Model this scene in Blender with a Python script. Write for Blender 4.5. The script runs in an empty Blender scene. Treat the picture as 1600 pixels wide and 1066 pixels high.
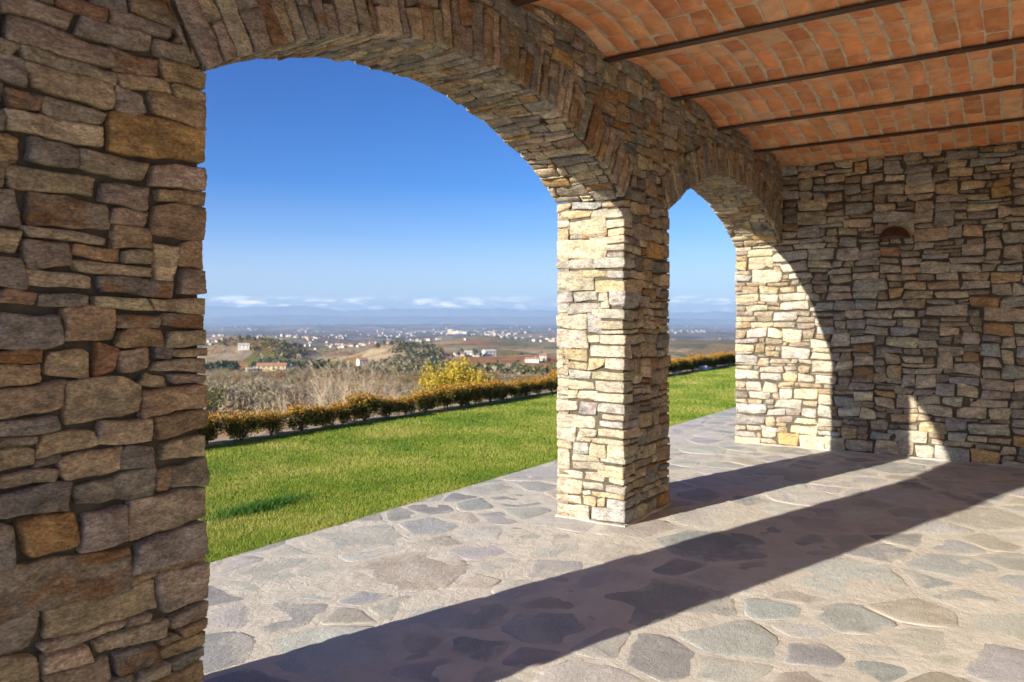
import bpy, math, random
import numpy as np
from mathutils import Vector, Matrix, noise as mnoise

# ------------------------------------------------------------------ camera, sky, sun, exposure
sc = bpy.context.scene
COL = sc.collection
R = math.radians
CAM_H = 1.55
cam_data = bpy.data.cameras.new('camera')
cam = bpy.data.objects.new('camera', cam_data)
COL.objects.link(cam)
YAW = math.atan2(810, 1200)                       # the arcade runs 34 degrees to the right of the view
cam.location = (0, 0, CAM_H)
cam.rotation_euler = (R(90), 0, -(math.pi / 2 - YAW))
cam_data.lens = 27.0
cam_data.sensor_width = 36.0
cam_data.shift_y = -0.0206
cam_data.clip_start = 0.05
cam_data.clip_end = 120000
cam_data.dof.use_dof = True
cam_data.dof.focus_distance = 3.7
cam_data.dof.aperture_fstop = 3.6
sc.camera = cam

SUN_EL, SUN_DIR = 19.4, 17.6                      # elevation; light travels along +X turned 17.6 deg to -Y
world = bpy.data.worlds.new('World')
sc.world = world
world.use_nodes = True
wn, wl = world.node_tree.nodes, world.node_tree.links
wn.clear()
sky = wn.new('ShaderNodeTexSky')
sky.sky_type = 'NISHITA'
sky.sun_disc = False
sky.sun_elevation = R(SUN_EL)
sky.sun_rotation = R(-90 + SUN_DIR)
sky.altitude = 350
sky.air_density = 0.62
sky.dust_density = 0.3
sky.ozone_density = 4.0
bg = wn.new('ShaderNodeBackground')
bg.inputs['Strength'].default_value = 0.072
wo = wn.new('ShaderNodeOutputWorld')
tc = wn.new('ShaderNodeTexCoord')
sep = wn.new('ShaderNodeSeparateXYZ')
wl.new(tc.outputs['Generated'], sep.inputs[0])
mp_ = wn.new('ShaderNodeMapping')
mp_.inputs['Scale'].default_value = (11, 11, 60)
wl.new(tc.outputs['Generated'], mp_.inputs[0])
cn = wn.new('ShaderNodeTexNoise')
cn.inputs['Scale'].default_value = 2.2
cn.inputs['Detail'].default_value = 7
cn.inputs['Roughness'].default_value = 0.62
wl.new(mp_.outputs[0], cn.inputs['Vector'])
cr = wn.new('ShaderNodeMapRange')
cr.inputs['From Min'].default_value = 0.49
cr.inputs['From Max'].default_value = 0.66
wl.new(cn.outputs['Fac'], cr.inputs['Value'])
band = wn.new('ShaderNodeValToRGB')               # a low belt of small clouds all round the horizon
band.color_ramp.interpolation = 'EASE'
el = band.color_ramp.elements
el[0].position = 0.006; el[0].color = (0.2, 0.2, 0.2, 1)
el[1].position = 0.033; el[1].color = (0, 0, 0, 1)
e = el.new(0.011); e.color = (1, 1, 1, 1)
e = el.new(0.018); e.color = (1, 1, 1, 1)
wl.new(sep.outputs['Z'], band.inputs[0])
cm = wn.new('ShaderNodeMath'); cm.operation = 'MULTIPLY'
wl.new(cr.outputs[0], cm.inputs[0]); wl.new(band.outputs[0], cm.inputs[1])
cm2 = wn.new('ShaderNodeMath'); cm2.operation = 'MULTIPLY'; cm2.inputs[1].default_value = 0.95
wl.new(cm.outputs[0], cm2.inputs[0])
mixc = wn.new('ShaderNodeMix'); mixc.data_type = 'RGBA'
wl.new(cm2.outputs[0], mixc.inputs['Factor'])
ss_ = wn.new('ShaderNodeSeparateColor'); wl.new(sky.outputs[0], ss_.inputs[0])    # the deep, polarised blue of the photograph: one tone curve for the whole sky
def wm(op, a, b_):
    m_ = wn.new('ShaderNodeMath'); m_.operation = op
    for i_, v_ in enumerate((a, b_)):
        if isinstance(v_, float): m_.inputs[i_].default_value = v_
        else: wl.new(v_, m_.inputs[i_])
    return m_.outputs[0]
cc_ = wn.new('ShaderNodeCombineColor')
wl.new(wm('MINIMUM', wm('MULTIPLY', wm('POWER', ss_.outputs[0], 1.7), 0.24), ss_.outputs[2]), cc_.inputs[0])
wl.new(wm('MINIMUM', wm('MULTIPLY', wm('POWER', ss_.outputs[1], 1.32), 0.52), ss_.outputs[2]), cc_.inputs[1])
wl.new(ss_.outputs[2], cc_.inputs[2])
veil = wn.new('ShaderNodeValToRGB'); wl.new(sep.outputs['Z'], veil.inputs[0])         # pale veil low over the whole horizon
ve = veil.color_ramp.elements
ve[0].position = 0.015; ve[0].color = (0.56, 0.56, 0.56, 1); ve[1].position = 0.17; ve[1].color = (0, 0, 0, 1)
q_ = ve.new(0.06); q_.color = (0.42, 0.42, 0.42, 1); q_ = ve.new(0.11); q_.color = (0.14, 0.14, 0.14, 1)
mv_ = wn.new('ShaderNodeMix'); mv_.data_type = 'RGBA'
wl.new(veil.outputs[0], mv_.inputs['Factor']); wl.new(cc_.outputs[0], mv_.inputs['A']); mv_.inputs['B'].default_value = (5.2, 5.0, 4.7, 1)
wl.new(mv_.outputs['Result'], mixc.inputs['A'])

mixc.inputs['B'].default_value = (21, 19, 17.5, 1)
wl.new(mixc.outputs['Result'], bg.inputs['Color'])
wl.new(bg.outputs[0], wo.inputs['Surface'])

sun_data = bpy.data.lights.new('sun', 'SUN')
sun_data.energy = 5.0
sun_data.angle = R(0.53)
sun_data.color = (1.0, 0.89, 0.72)
sun = bpy.data.objects.new('sun', sun_data)
COL.objects.link(sun)
d_ = Vector((math.cos(R(SUN_DIR)) * math.cos(R(SUN_EL)), -math.sin(R(SUN_DIR)) * math.cos(R(SUN_EL)), -math.sin(R(SUN_EL))))
sun.rotation_euler = d_.to_track_quat('-Z', 'Y').to_euler()
sun.location = (-6, 6, 8)

sc.view_settings.view_transform = 'Standard'
sc.view_settings.look = 'None'
sc.view_settings.exposure = 1.36
sc.view_settings.gamma = 1.0
sc.view_settings.use_curve_mapping = False
sc.render.engine = 'CYCLES'
sc.cycles.use_denoising = True
sc.cycles.max_bounces = 10
sc.cycles.diffuse_bounces = 6
sc.cycles.volume_bounces = 1
sc.cycles.sample_clamp_indirect = 6

rng = random.Random(7)
nrg = np.random.default_rng(7)

# ------------------------------------------------------------------ helpers
def link(o, parent=None, world_loc=None):
    COL.objects.link(o)
    if parent is not None:
        o.parent = parent
    return o

def wloc(o):
    v = Vector(o.location)
    p = o.parent
    while p is not None:
        v += Vector(p.location)
        p = p.parent
    return v

def thing(name, label, cat, loc=(0, 0, 0), group=None, kind=None):
    o = bpy.data.objects.new(name, None)
    o.empty_display_size = 0.1
    o.location = loc
    COL.objects.link(o)
    tag(o, label, cat, group, kind)
    return o

def tag(o, label=None, cat=None, group=None, kind=None):
    if label: o['label'] = label
    if cat: o['category'] = cat
    if group: o['group'] = group
    if kind: o['kind'] = kind
    return o

def mesh_obj(name, verts, faces, mats, parent=None, origin=None, smooth=False, fmat=None, color=None):
    """verts in world space; the object gets its own origin and sits under parent (no rotations anywhere)"""
    v = np.asarray(verts, dtype=np.float64).reshape(-1, 3)
    if origin is None:
        origin = v.mean(axis=0)
    origin = np.asarray(origin, dtype=np.float64)
    me = bpy.data.meshes.new(name)
    if isinstance(faces, np.ndarray):
        k = faces.shape[1]
        me.vertices.add(len(v))
        me.vertices.foreach_set('co', (v - origin).astype(np.float32).ravel())
        me.loops.add(faces.size)
        me.loops.foreach_set('vertex_index', faces.astype(np.int32).ravel())
        me.polygons.add(len(faces))
        me.polygons.foreach_set('loop_start', np.arange(0, faces.size, k, dtype=np.int32))
        me.update(calc_edges=True)
    else:
        me.from_pydata((v - origin).tolist(), [], faces)
    if not isinstance(mats, (list, tuple)): mats = [mats]
    for m in mats: me.materials.append(m)
    if fmat is not None:
        me.polygons.foreach_set('material_index', np.asarray(fmat, dtype=np.int32))
    if smooth:
        me.polygons.foreach_set('use_smooth', np.ones(len(me.polygons), dtype=bool))
    o = bpy.data.objects.new(name, me)
    pl = wloc(parent) if parent is not None else Vector((0, 0, 0))
    o.location = Vector(origin.tolist()) - pl
    if color is not None: o.color = (*color, 1)
    return link(o, parent)

class MB:
    """collects polygons"""
    def __init__(s): s.v, s.f, s.m = [], [], []
    def add(s, v, f, m=0):
        b = len(s.v)
        s.v += [tuple(p) for p in v]
        s.f += [tuple(i + b for i in q) for q in f]
        s.m += [m] * len(f)
    def box(s, x0, x1, y0, y1, z0, z1, m=0):
        s.add([(x0, y0, z0), (x1, y0, z0), (x1, y1, z0), (x0, y1, z0), (x0, y0, z1), (x1, y0, z1), (x1, y1, z1), (x0, y1, z1)],
              [(0, 3, 2, 1), (4, 5, 6, 7), (0, 1, 5, 4), (1, 2, 6, 5), (2, 3, 7, 6), (3, 0, 4, 7)], m)
    def tube(s, pts, rad, n=6, m=0, cap=True):
        rings = []
        b = len(s.v)
        up = Vector((0.13, 0.29, 0.95))
        for i, p in enumerate(pts):
            p = Vector(p)
            d = Vector(pts[min(i + 1, len(pts) - 1)]) - Vector(pts[max(i - 1, 0)])
            if d.length < 1e-9: d = Vector((0, 0, 1))
            d.normalize()
            a = d.cross(up)
            if a.length < 1e-3: a = d.cross(Vector((1, 0, 0)))
            a.normalize(); c = d.cross(a)
            r = rad[i] if isinstance(rad, (list, tuple)) else rad
            for k in range(n):
                t = 2 * math.pi * k / n
                s.v.append(tuple(p + a * (r * math.cos(t)) + c * (r * math.sin(t))))
        for i in range(len(pts) - 1):
            for k in range(n):
                q = b + i * n
                s.f.append((q + k, q + (k + 1) % n, q + n + (k + 1) % n, q + n + k)); s.m.append(m)
        if cap:
            s.f.append(tuple(b + k for k in range(n))[::-1]); s.m.append(m)
            s.f.append(tuple(b + (len(pts) - 1) * n + k for k in range(n))); s.m.append(m)
    def build(s, name, mats, parent=None, origin=None, smooth=False, color=None):
        return mesh_obj(name, s.v, s.f, mats, parent, origin, smooth, s.m, color)

# ------------------------------------------------------------------ materials
def new_mat(name):
    m = bpy.data.materials.new(name)
    m.use_nodes = True
    n, l = m.node_tree.nodes, m.node_tree.links
    return m, n, l, n['Principled BSDF']

def nd(n, typ, **kw):
    x = n.new(typ)
    for k, v in kw.items():
        if k in x.inputs: x.inputs[k].default_value = v
        else: setattr(x, k, v)
    return x

def ramp(n, l, src, stops):
    r = n.new('ShaderNodeValToRGB')
    e = r.color_ramp.elements
    e[0].position, e[0].color = stops[0][0], (*stops[0][1], 1)
    e[1].position, e[1].color = stops[-1][0], (*stops[-1][1], 1)
    for p, c in stops[1:-1]:
        q = e.new(p); q.color = (*c, 1)
    l.new(src, r.inputs[0])
    return r.outputs[0]

def mixrgb(n, l, f, a, b, blend='MIX'):
    m = n.new('ShaderNodeMix'); m.data_type = 'RGBA'; m.blend_type = blend
    for sock, v in (('Factor', f), ('A', a), ('B', b)):
        if hasattr(v, 'is_output'): l.new(v, m.inputs[sock])
        elif isinstance(v, tuple): m.inputs[sock].default_value = (*v[:3], 1)
        else: m.inputs[sock].default_value = v
    return m.outputs['Result']

def math_(n, l, op, a, b=None, clamp=False):
    m = n.new('ShaderNodeMath'); m.operation = op; m.use_clamp = clamp
    for i, v in enumerate((a, b)):
        if v is None: continue
        if hasattr(v, 'is_output'): l.new(v, m.inputs[i])
        else: m.inputs[i].default_value = v
    return m.outputs[0]

def maprange(n, l, v, a, b, c=0.0, d=1.0):
    m = n.new('ShaderNodeMapRange')
    l.new(v, m.inputs['Value'])
    for k, x in zip(('From Min', 'From Max', 'To Min', 'To Max'), (a, b, c, d)): m.inputs[k].default_value = x
    return m.outputs[0]

def obj_coords(n, l, stretch=(1, 1, 1), own=True):
    """object coordinates shifted by a random offset so no two stones look alike"""
    t = n.new('ShaderNodeTexCoord'); oi = n.new('ShaderNodeObjectInfo')
    s = math_(n, l, 'MULTIPLY', oi.outputs['Random'], 61.0 if own else 0.0)
    va = n.new('ShaderNodeVectorMath'); va.operation = 'ADD'
    l.new(t.outputs['Object'], va.inputs[0]); l.new(s, va.inputs[1])
    mp = n.new('ShaderNodeMapping'); mp.inputs['Scale'].default_value = stretch
    l.new(va.outputs[0], mp.inputs[0])
    return mp.outputs[0], oi

def noise(n, l, vec, scale, detail=4, rough=0.55, dist=0.0):
    x = nd(n, 'ShaderNodeTexNoise', Scale=scale, Detail=detail, Roughness=rough, Distortion=dist)
    if vec is not None: l.new(vec, x.inputs['Vector'])
    return x.outputs['Fac']

def bump(n, l, bsdf, h, strength, dist, prev=None):
    b = nd(n, 'ShaderNodeBump', Strength=strength, Distance=dist)
    l.new(h, b.inputs['Height'])
    if prev is not None: l.new(prev, b.inputs['Normal'])
    l.new(b.outputs[0], bsdf.inputs['Normal'])
    return b.outputs[0]

def make_stone_mat(name, rust=0.5, island=None):
    m, n, l, b = new_mat(name)
    vec, oi = obj_coords(n, l, (1, 1, 2.0))
    base = oi.outputs['Color']
    if island:                                   # joined small stones: tone by stone
        gi = n.new('ShaderNodeNewGeometry')
        base = ramp(n, l, gi.outputs['Random Per Island'], [(i / (len(island) - 1), c) for i, c in enumerate(island)])
    big = noise(n, l, vec, 6, 5, 0.6, 0.6)
    col = mixrgb(n, l, maprange(n, l, big, 0.3, 0.7), math_rgb(n, l, base, 0.62), math_rgb(n, l, base, 1.28))
    rv = noise(n, l, vec, 4.2, 6, 0.66, 1.2)
    thr = maprange(n, l, oi.outputs['Random'], 0, 1, 0.45, 0.74)
    rf = math_(n, l, 'MULTIPLY', math_(n, l, 'SUBTRACT', rv, thr), 7.0, True)
    rf = math_(n, l, 'MULTIPLY', rf, rust, True)
    col = mixrgb(n, l, rf, col, (0.30, 0.155, 0.055))
    fine = noise(n, l, vec, 75, 3, 0.7)
    col = mixrgb(n, l, 1.0, col, ramp(n, l, fine, [(0.3, (0.52, 0.52, 0.52)), (0.7, (1.38, 1.38, 1.38))]), 'MULTIPLY')
    mid = noise(n, l, vec, 19, 7, 0.7, 0.8)
    col = mixrgb(n, l, 1.0, col, ramp(n, l, mid, [(0.32, (0.56, 0.55, 0.54)), (0.68, (1.36, 1.34, 1.31))]), 'MULTIPLY')
    lich = noise(n, l, vec, 14, 5, 0.7, 0.4)
    lf = maprange(n, l, lich, 0.66, 0.74, 0, 0.45)
    col = mixrgb(n, l, lf, col, (0.42, 0.40, 0.36))
    l.new(col, b.inputs['Base Color'])
    b.inputs['Roughness'].default_value = 0.88
    b.inputs['Specular IOR Level'].default_value = 0.25
    vec2, _ = obj_coords(n, l, (1, 1, 2.6))
    h1 = noise(n, l, vec2, 11, 10, 0.68, 0.5)
    p = bump(n, l, b, h1, 0.85, 0.04)
    vec3, _ = obj_coords(n, l, (1, 1, 3.5))
    p = bump(n, l, b, noise(n, l, vec3, 30, 8, 0.7, 0.3), 0.7, 0.014, p)
    h2 = noise(n, l, vec, 95, 4, 0.6)
    bump(n, l, b, h2, 0.35, 0.006, p)
    return m

def math_rgb(n, l, c, k):
    return mixrgb(n, l, 1.0, c, (k, k, k), 'MULTIPLY')

STONE = make_stone_mat('fieldstone', 0.8)
RUBBLE = make_stone_mat('small_fieldstone', 0.4, [(.30, .27, .22), (.40, .35, .27), (.26, .25, .23), (.46, .40, .30), (.36, .29, .19), (.33, .31, .27), (.50, .45, .36), (.28, .26, .25)])
STONE_PALE = make_stone_mat('pale_fieldstone', 0.22)  # for any pale stone, those paled to look sunlit included

m, n, l, b = new_mat('joint_mortar')
t = n.new('ShaderNodeTexCoord')
f = noise(n, l, t.outputs['Object'], 14, 6)
l.new(ramp(n, l, f, [(0.3, (0.045, 0.038, 0.030)), (0.7, (0.11, 0.095, 0.073))]), b.inputs['Base Color'])
b.inputs['Roughness'].default_value = 0.95
bump(n, l, b, noise(n, l, t.outputs['Object'], 40, 6), 0.8, 0.02)
JOINT = m

m, n, l, b = new_mat('pale_render_mortar')
t = n.new('ShaderNodeTexCoord')
f = noise(n, l, t.outputs['Object'], 5, 8, 0.65)
c_ = ramp(n, l, f, [(0.25, (0.43, 0.405, 0.36)), (0.55, (0.53, 0.50, 0.45)), (0.75, (0.59, 0.56, 0.505))])
l.new(c_, b.inputs['Base Color'])
b.inputs['Roughness'].default_value = 0.93
b.inputs['Specular IOR Level'].default_value = 0.2
p = bump(n, l, b, noise(n, l, t.outputs['Object'], 12, 9, 0.68, 0.4), 0.7, 0.025)
bump(n, l, b, noise(n, l, t.outputs['Object'], 130, 4, 0.7), 0.7, 0.006, p)
GROUT = m

m, n, l, b = new_mat('flagstone_slate')
vec, oi = obj_coords(n, l)
w1 = noise(n, l, vec, 2.6, 7, 0.62, 0.8)
col = mixrgb(n, l, maprange(n, l, w1, 0.3, 0.7), math_rgb(n, l, oi.outputs['Color'], 0.80), math_rgb(n, l, oi.outputs['Color'], 1.16))
fine = noise(n, l, vec, 120, 3, 0.75)
col = mixrgb(n, l, 1.0, col, ramp(n, l, fine, [(0.25, (0.68, 0.68, 0.68)), (0.75, (1.22, 1.22, 1.22))]), 'MULTIPLY')
rot = n.new('ShaderNodeMapping'); rot.inputs['Scale'].default_value = (1, 2.6, 1)
r_ = n.new('ShaderNodeCombineXYZ'); l.new(math_(n, l, 'MULTIPLY', oi.outputs['Random'], 6.2), r_.inputs['Z'])
l.new(r_.outputs[0], rot.inputs['Rotation']); l.new(vec, rot.inputs[0])
strk = noise(n, l, rot.outputs[0], 11, 9, 0.72, 0.15)
sm = noise(n, l, vec, 3.4, 8, 0.7, 0.5)          # grout haze left on the stones when they were pointed
rim = n.new('ShaderNodeAttribute'); rim.attribute_name = 'rim'
smr = math_(n, l, 'ADD', sm, math_(n, l, 'MULTIPLY', rim.outputs['Fac'], 0.13))
smf = maprange(n, l, smr, 0.54, 0.68, 0, 0.75)
col = mixrgb(n, l, smf, col, (0.50, 0.475, 0.425))
col = mixrgb(n, l, maprange(n, l, strk, 0.55, 0.72, 0, 0.30), col, (0.30, 0.28, 0.25))
pit = noise(n, l, vec, 30, 6, 0.75, 0.3)
col = mixrgb(n, l, maprange(n, l, pit, 0.64, 0.72, 0, 0.6), col, (0.13, 0.115, 0.10))
l.new(col, b.inputs['Base Color'])
b.inputs['Roughness'].default_value = 0.82
b.inputs['Specular IOR Level'].default_value = 0.3
p = bump(n, l, b, strk, 0.6, 0.020)
p = bump(n, l, b, w1, 0.6, 0.03, p)
p = bump(n, l, b, noise(n, l, vec, 34, 7, 0.72, 0.5), 0.6, 0.012, p)
bump(n, l, b, noise(n, l, vec, 140, 5, 0.7), 0.7, 0.006, p)
FLAG = m

m, n, l, b = new_mat('terracotta_brick')
vec, oi = obj_coords(n, l)
f1 = noise(n, l, vec, 7, 6, 0.6, 0.4)
col = mixrgb(n, l, maprange(n, l, f1, 0.3, 0.7), math_rgb(n, l, oi.outputs['Color'], 0.74), math_rgb(n, l, oi.outputs['Color'], 1.18))
f2 = noise(n, l, vec, 26, 5, 0.7)
col = mixrgb(n, l, maprange(n, l, f2, 0.60, 0.72, 0, 0.6), col, (0.30, 0.105, 0.035))
f3 = noise(n, l, vec, 5, 7, 0.7, 0.8)
col = mixrgb(n, l, maprange(n, l, f3, 0.48, 0.74, 0, 0.6), col, (0.66, 0.45, 0.30))
l.new(col, b.inputs['Base Color'])
b.inputs['Roughness'].default_value = 0.85
p = bump(n, l, b, f1, 0.4, 0.015)
bump(n, l, b, noise(n, l, vec, 90, 4, 0.7), 0.4, 0.004, p)
BRICK = m
m, n, l, b = new_mat('small_terracotta_brick')
vec, oi = obj_coords(n, l)
gi = n.new('ShaderNodeNewGeometry')
base = ramp(n, l, gi.outputs['Random Per Island'], [(0, (.67, .27, .11)), (.25, (.60, .225, .085)), (.5, (.70, .315, .14)), (.75, (.52, .20, .08)), (1, (.68, .36, .18))])
f1 = noise(n, l, vec, 7, 6, 0.6, 0.4)
col = mixrgb(n, l, maprange(n, l, f1, 0.3, 0.7), math_rgb(n, l, base, 0.74), math_rgb(n, l, base, 1.18))
f2 = noise(n, l, vec, 26, 5, 0.7)
col = mixrgb(n, l, maprange(n, l, f2, 0.60, 0.72, 0, 0.6), col, (0.30, 0.105, 0.035))
f3 = noise(n, l, vec, 5, 7, 0.7, 0.8)
col = mixrgb(n, l, maprange(n, l, f3, 0.48, 0.74, 0, 0.6), col, (0.66, 0.45, 0.30))
l.new(col, b.inputs['Base Color'])
b.inputs['Roughness'].default_value = 0.85
p = bump(n, l, b, f1, 0.4, 0.015)
bump(n, l, b, noise(n, l, vec, 90, 4, 0.7), 0.4, 0.004, p)
BRICK_MIX = m

m, n, l, b = new_mat('brick_joint')
t = n.new('ShaderNodeTexCoord')
f = noise(n, l, t.outputs['Object'], 22, 6, 0.7)
l.new(ramp(n, l, f, [(0.3, (0.40, 0.32, 0.22)), (0.7, (0.64, 0.54, 0.41))]), b.inputs['Base Color'])
b.inputs['Roughness'].default_value = 0.95
bump(n, l, b, f, 0.9, 0.012)
BJOINT = m

def plain(name, col, rough=0.7, metal=0.0, var=0.15, scale=8, spec=0.4):
    m, n, l, b = new_mat(name)
    t = n.new('ShaderNodeTexCoord')
    f = noise(n, l, t.outputs['Object'], scale, 5, 0.6)
    lo = tuple(c * (1 - var) for c in col); hi = tuple(min(1, c * (1 + var)) for c in col)
    l.new(ramp(n, l, f, [(0.3, lo), (0.7, hi)]), b.inputs['Base Color'])
    b.inputs['Roughness'].default_value = rough
    b.inputs['Metallic'].default_value = metal
    b.inputs['Specular IOR Level'].default_value = spec
    return m

STEEL = plain('brown_painted_steel', (0.055, 0.030, 0.020), 0.55, 0, 0.35, 6)
LAMP = plain('rust_brown_lamp_metal', (0.075, 0.032, 0.022), 0.32, 0.0, 0.25, 9)
BULB = plain('frosted_bulb_glass', (0.5, 0.5, 0.55), 0.25)
SOIL = plain('bare_soil', (0.34, 0.27, 0.19), 0.95, 0, 0.35, 3)
TWIG = plain('pale_twig_bark', (0.46, 0.38, 0.28), 0.9, 0, 0.3, 6)
BARK = plain('dark_bark', (0.10, 0.075, 0.055), 0.95, 0, 0.3, 6)
PLASTER_Y = plain('yellow_plaster', (0.58, 0.47, 0.28), 0.9, 0, 0.08, 1)
PLASTER_W = plain('white_plaster', (0.68, 0.66, 0.62), 0.9, 0, 0.06, 1)
PLASTER_G = plain('grey_plaster', (0.45, 0.43, 0.40), 0.9, 0, 0.08, 1)
ROOF_T = plain('clay_roof_tiles', (0.33, 0.17, 0.11), 0.9, 0, 0.25, 3)
WINDOW = plain('dark_window_glass', (0.05, 0.055, 0.06), 0.2, 0, 0.1, 1)
ROCK = plain('white_garden_rock', (0.62, 0.60, 0.56), 0.9, 0, 0.2, 9)

def leaf_mat(name, c1, c2, c3, trans=0.25):
    m, n, l, b = new_mat(name)
    g = n.new('ShaderNodeNewGeometry')
    l.new(ramp(n, l, g.outputs['Random Per Island'], [(0.0, c1), (0.5, c2), (1.0, c3)]), b.inputs['Base Color'])
    b.inputs['Roughness'].default_value = 0.6
    b.inputs['Specular IOR Level'].default_value = 0.3
    tr = n.new('ShaderNodeBsdfTranslucent')
    l.new(ramp(n, l, g.outputs['Random Per Island'], [(0.0, c1), (0.5, c2), (1.0, c3)]), tr.inputs['Color'])
    mx = n.new('ShaderNodeMixShader'); mx.inputs[0].default_value = trans
    l.new(b.outputs[0], mx.inputs[1]); l.new(tr.outputs[0], mx.inputs[2])
    l.new(mx.outputs[0], n['Material Output'].inputs['Surface'])
    return m
LEAF_BRONZE = leaf_mat('bronze_hedge_leaf', (0.42, 0.175, 0.025), (0.53, 0.27, 0.04), (0.51, 0.37, 0.075), 0.3)
LEAF_GREEN = leaf_mat('green_hedge_leaf', (0.055, 0.075, 0.014), (0.10, 0.115, 0.02), (0.20, 0.15, 0.025), 0.2)
LEAF_YELLOW = leaf_mat('yellow_autumn_leaf', (0.40, 0.29, 0.025), (0.52, 0.40, 0.035), (0.40, 0.35, 0.08), 0.32)
LEAF_DARK = leaf_mat('dark_evergreen_leaf', (0.025, 0.04, 0.02), (0.04, 0.06, 0.025), (0.07, 0.08, 0.03), 0.1)
LEAF_GREY = leaf_mat('faded_grey_brown_leaf', (0.20, 0.175, 0.13), (0.30, 0.25, 0.18), (0.24, 0.22, 0.13), 0.2)
LEAF_RUST = leaf_mat('rust_red_leaf', (0.17, 0.06, 0.035), (0.22, 0.095, 0.05), (0.20, 0.12, 0.06), 0.2)
LEAF_OLIVE = leaf_mat('olive_green_leaf', (0.08, 0.085, 0.035), (0.12, 0.12, 0.045), (0.19, 0.155, 0.05), 0.2)

LEAF_VINE = leaf_mat('ochre_vine_leaf', (0.26, 0.13, 0.04), (0.34, 0.20, 0.06), (0.30, 0.22, 0.08), 0.2)
m, n, l, b = new_mat('lawn_grass')
g = n.new('ShaderNodeNewGeometry')
f = noise(n, l, g.outputs['Position'], 0.9, 5, 0.62, 0.4)
f2 = noise(n, l, g.outputs['Position'], 7, 4, 0.6)
mixf = math_(n, l, 'ADD', math_(n, l, 'MULTIPLY', f, 0.75), math_(n, l, 'MULTIPLY', f2, 0.18))
mixf = math_(n, l, 'ADD', mixf, math_(n, l, 'MULTIPLY', g.outputs['Random Per Island'], 0.22))
mixf = math_(n, l, 'SUBTRACT', mixf, 0.03)
c_ = ramp(n, l, mixf, [(0.38, (0.09, 0.20, 0.02)), (0.50, (0.21, 0.30, 0.032)), (0.60, (0.31, 0.37, 0.06)), (0.72, (0.46, 0.42, 0.13))])
l.new(c_, b.inputs['Base Color'])
b.inputs['Roughness'].default_value = 0.6
b.inputs['Specular IOR Level'].default_value = 0.25
tr = n.new('ShaderNodeBsdfTranslucent'); l.new(c_, tr.inputs['Color'])
mx = n.new('ShaderNodeMixShader'); mx.inputs[0].default_value = 0.35
l.new(b.outputs[0], mx.inputs[1]); l.new(tr.outputs[0], mx.inputs[2])
l.new(mx.outputs[0], n['Material Output'].inputs['Surface'])
GRASS = m
TUFT = leaf_mat('deep_green_grass', (0.03, 0.11, 0.012), (0.05, 0.15, 0.02), (0.07, 0.17, 0.02), 0.3)

m, n, l, b = new_mat('lawn_ground')
g = n.new('ShaderNodeNewGeometry')
f = noise(n, l, g.outputs['Position'], 3, 6, 0.65)
l.new(ramp(n, l, f, [(0.3, (0.045, 0.065, 0.018)), (0.7, (0.11, 0.13, 0.035))]), b.inputs['Base Color'])
b.inputs['Roughness'].default_value = 0.95
LAWN = m

m, n, l, b = new_mat('countryside')
g = n.new('ShaderNodeNewGeometry')
pos = n.new('ShaderNodeMapping'); l.new(g.outputs['Position'], pos.inputs[0]); pos.inputs['Scale'].default_value = (1, 1, 0)
wrp = n.new('ShaderNodeTexNoise'); wrp.inputs['Scale'].default_value = 0.004; l.new(pos.outputs[0], wrp.inputs['Vector'])
vs = n.new('ShaderNodeVectorMath'); vs.operation = 'MULTIPLY_ADD'
l.new(wrp.outputs['Color'], vs.inputs[0]); vs.inputs[1].default_value = (160, 160, 0); l.new(pos.outputs[0], vs.inputs[2])
v1 = nd(n, 'ShaderNodeTexVoronoi', Scale=0.0075); l.new(vs.outputs[0], v1.inputs['Vector'])
v2 = nd(n, 'ShaderNodeTexVoronoi', Scale=0.0016); l.new(vs.outputs[0], v2.inputs['Vector'])
sp1 = n.new('ShaderNodeSeparateColor'); l.new(v1.outputs['Color'], sp1.inputs[0])
sp2 = n.new('ShaderNodeSeparateColor'); l.new(v2.outputs['Color'], sp2.inputs[0])
fields = ramp(n, l, sp1.outputs[0], [(0.0, (0.12, 0.115, 0.05)), (0.16, (0.30, 0.19, 0.07)), (0.32, (0.36, 0.27, 0.15)), (0.48, (0.30, 0.155, 0.08)),
                                    (0.62, (0.13, 0.15, 0.055)), (0.8, (0.36, 0.29, 0.185)), (1.0, (0.27, 0.225, 0.16))])
plainc = ramp(n, l, sp2.outputs[1], [(0.0, (0.12, 0.12, 0.13)), (0.35, (0.25, 0.205, 0.18)), (0.7, (0.15, 0.14, 0.145)), (1.0, (0.11, 0.125, 0.10))])  # cooled to put some of the haze blue into the ground colour
cd = n.new('ShaderNodeVectorMath'); cd.operation = 'LENGTH'; l.new(pos.outputs[0], cd.inputs[0])
col = mixrgb(n, l, maprange(n, l, cd.outputs['Value'], 1600, 3600), fields, plainc)
fn = noise(n, l, pos.outputs[0], 0.05, 7, 0.7)
col = mixrgb(n, l, 1.0, col, ramp(n, l, fn, [(0.32, (0.5, 0.5, 0.5)), (0.68, (1.45, 1.42, 1.4))]), 'MULTIPLY')
fw = noise(n, l, pos.outputs[0], 0.0022, 8, 0.68)
col = mixrgb(n, l, maprange(n, l, fw, 0.53, 0.58, 0, 0.7), col, (0.055, 0.06, 0.032))
l.new(col, b.inputs['Base Color'])
b.inputs['Roughness'].default_value = 1.0
b.inputs['Specular IOR Level'].default_value = 0.0
LAND = m
MOUNT = plain('mountain_rock', (0.17, 0.17, 0.19), 1.0, 0, 0.3, 0.001, 0.0)

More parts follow.
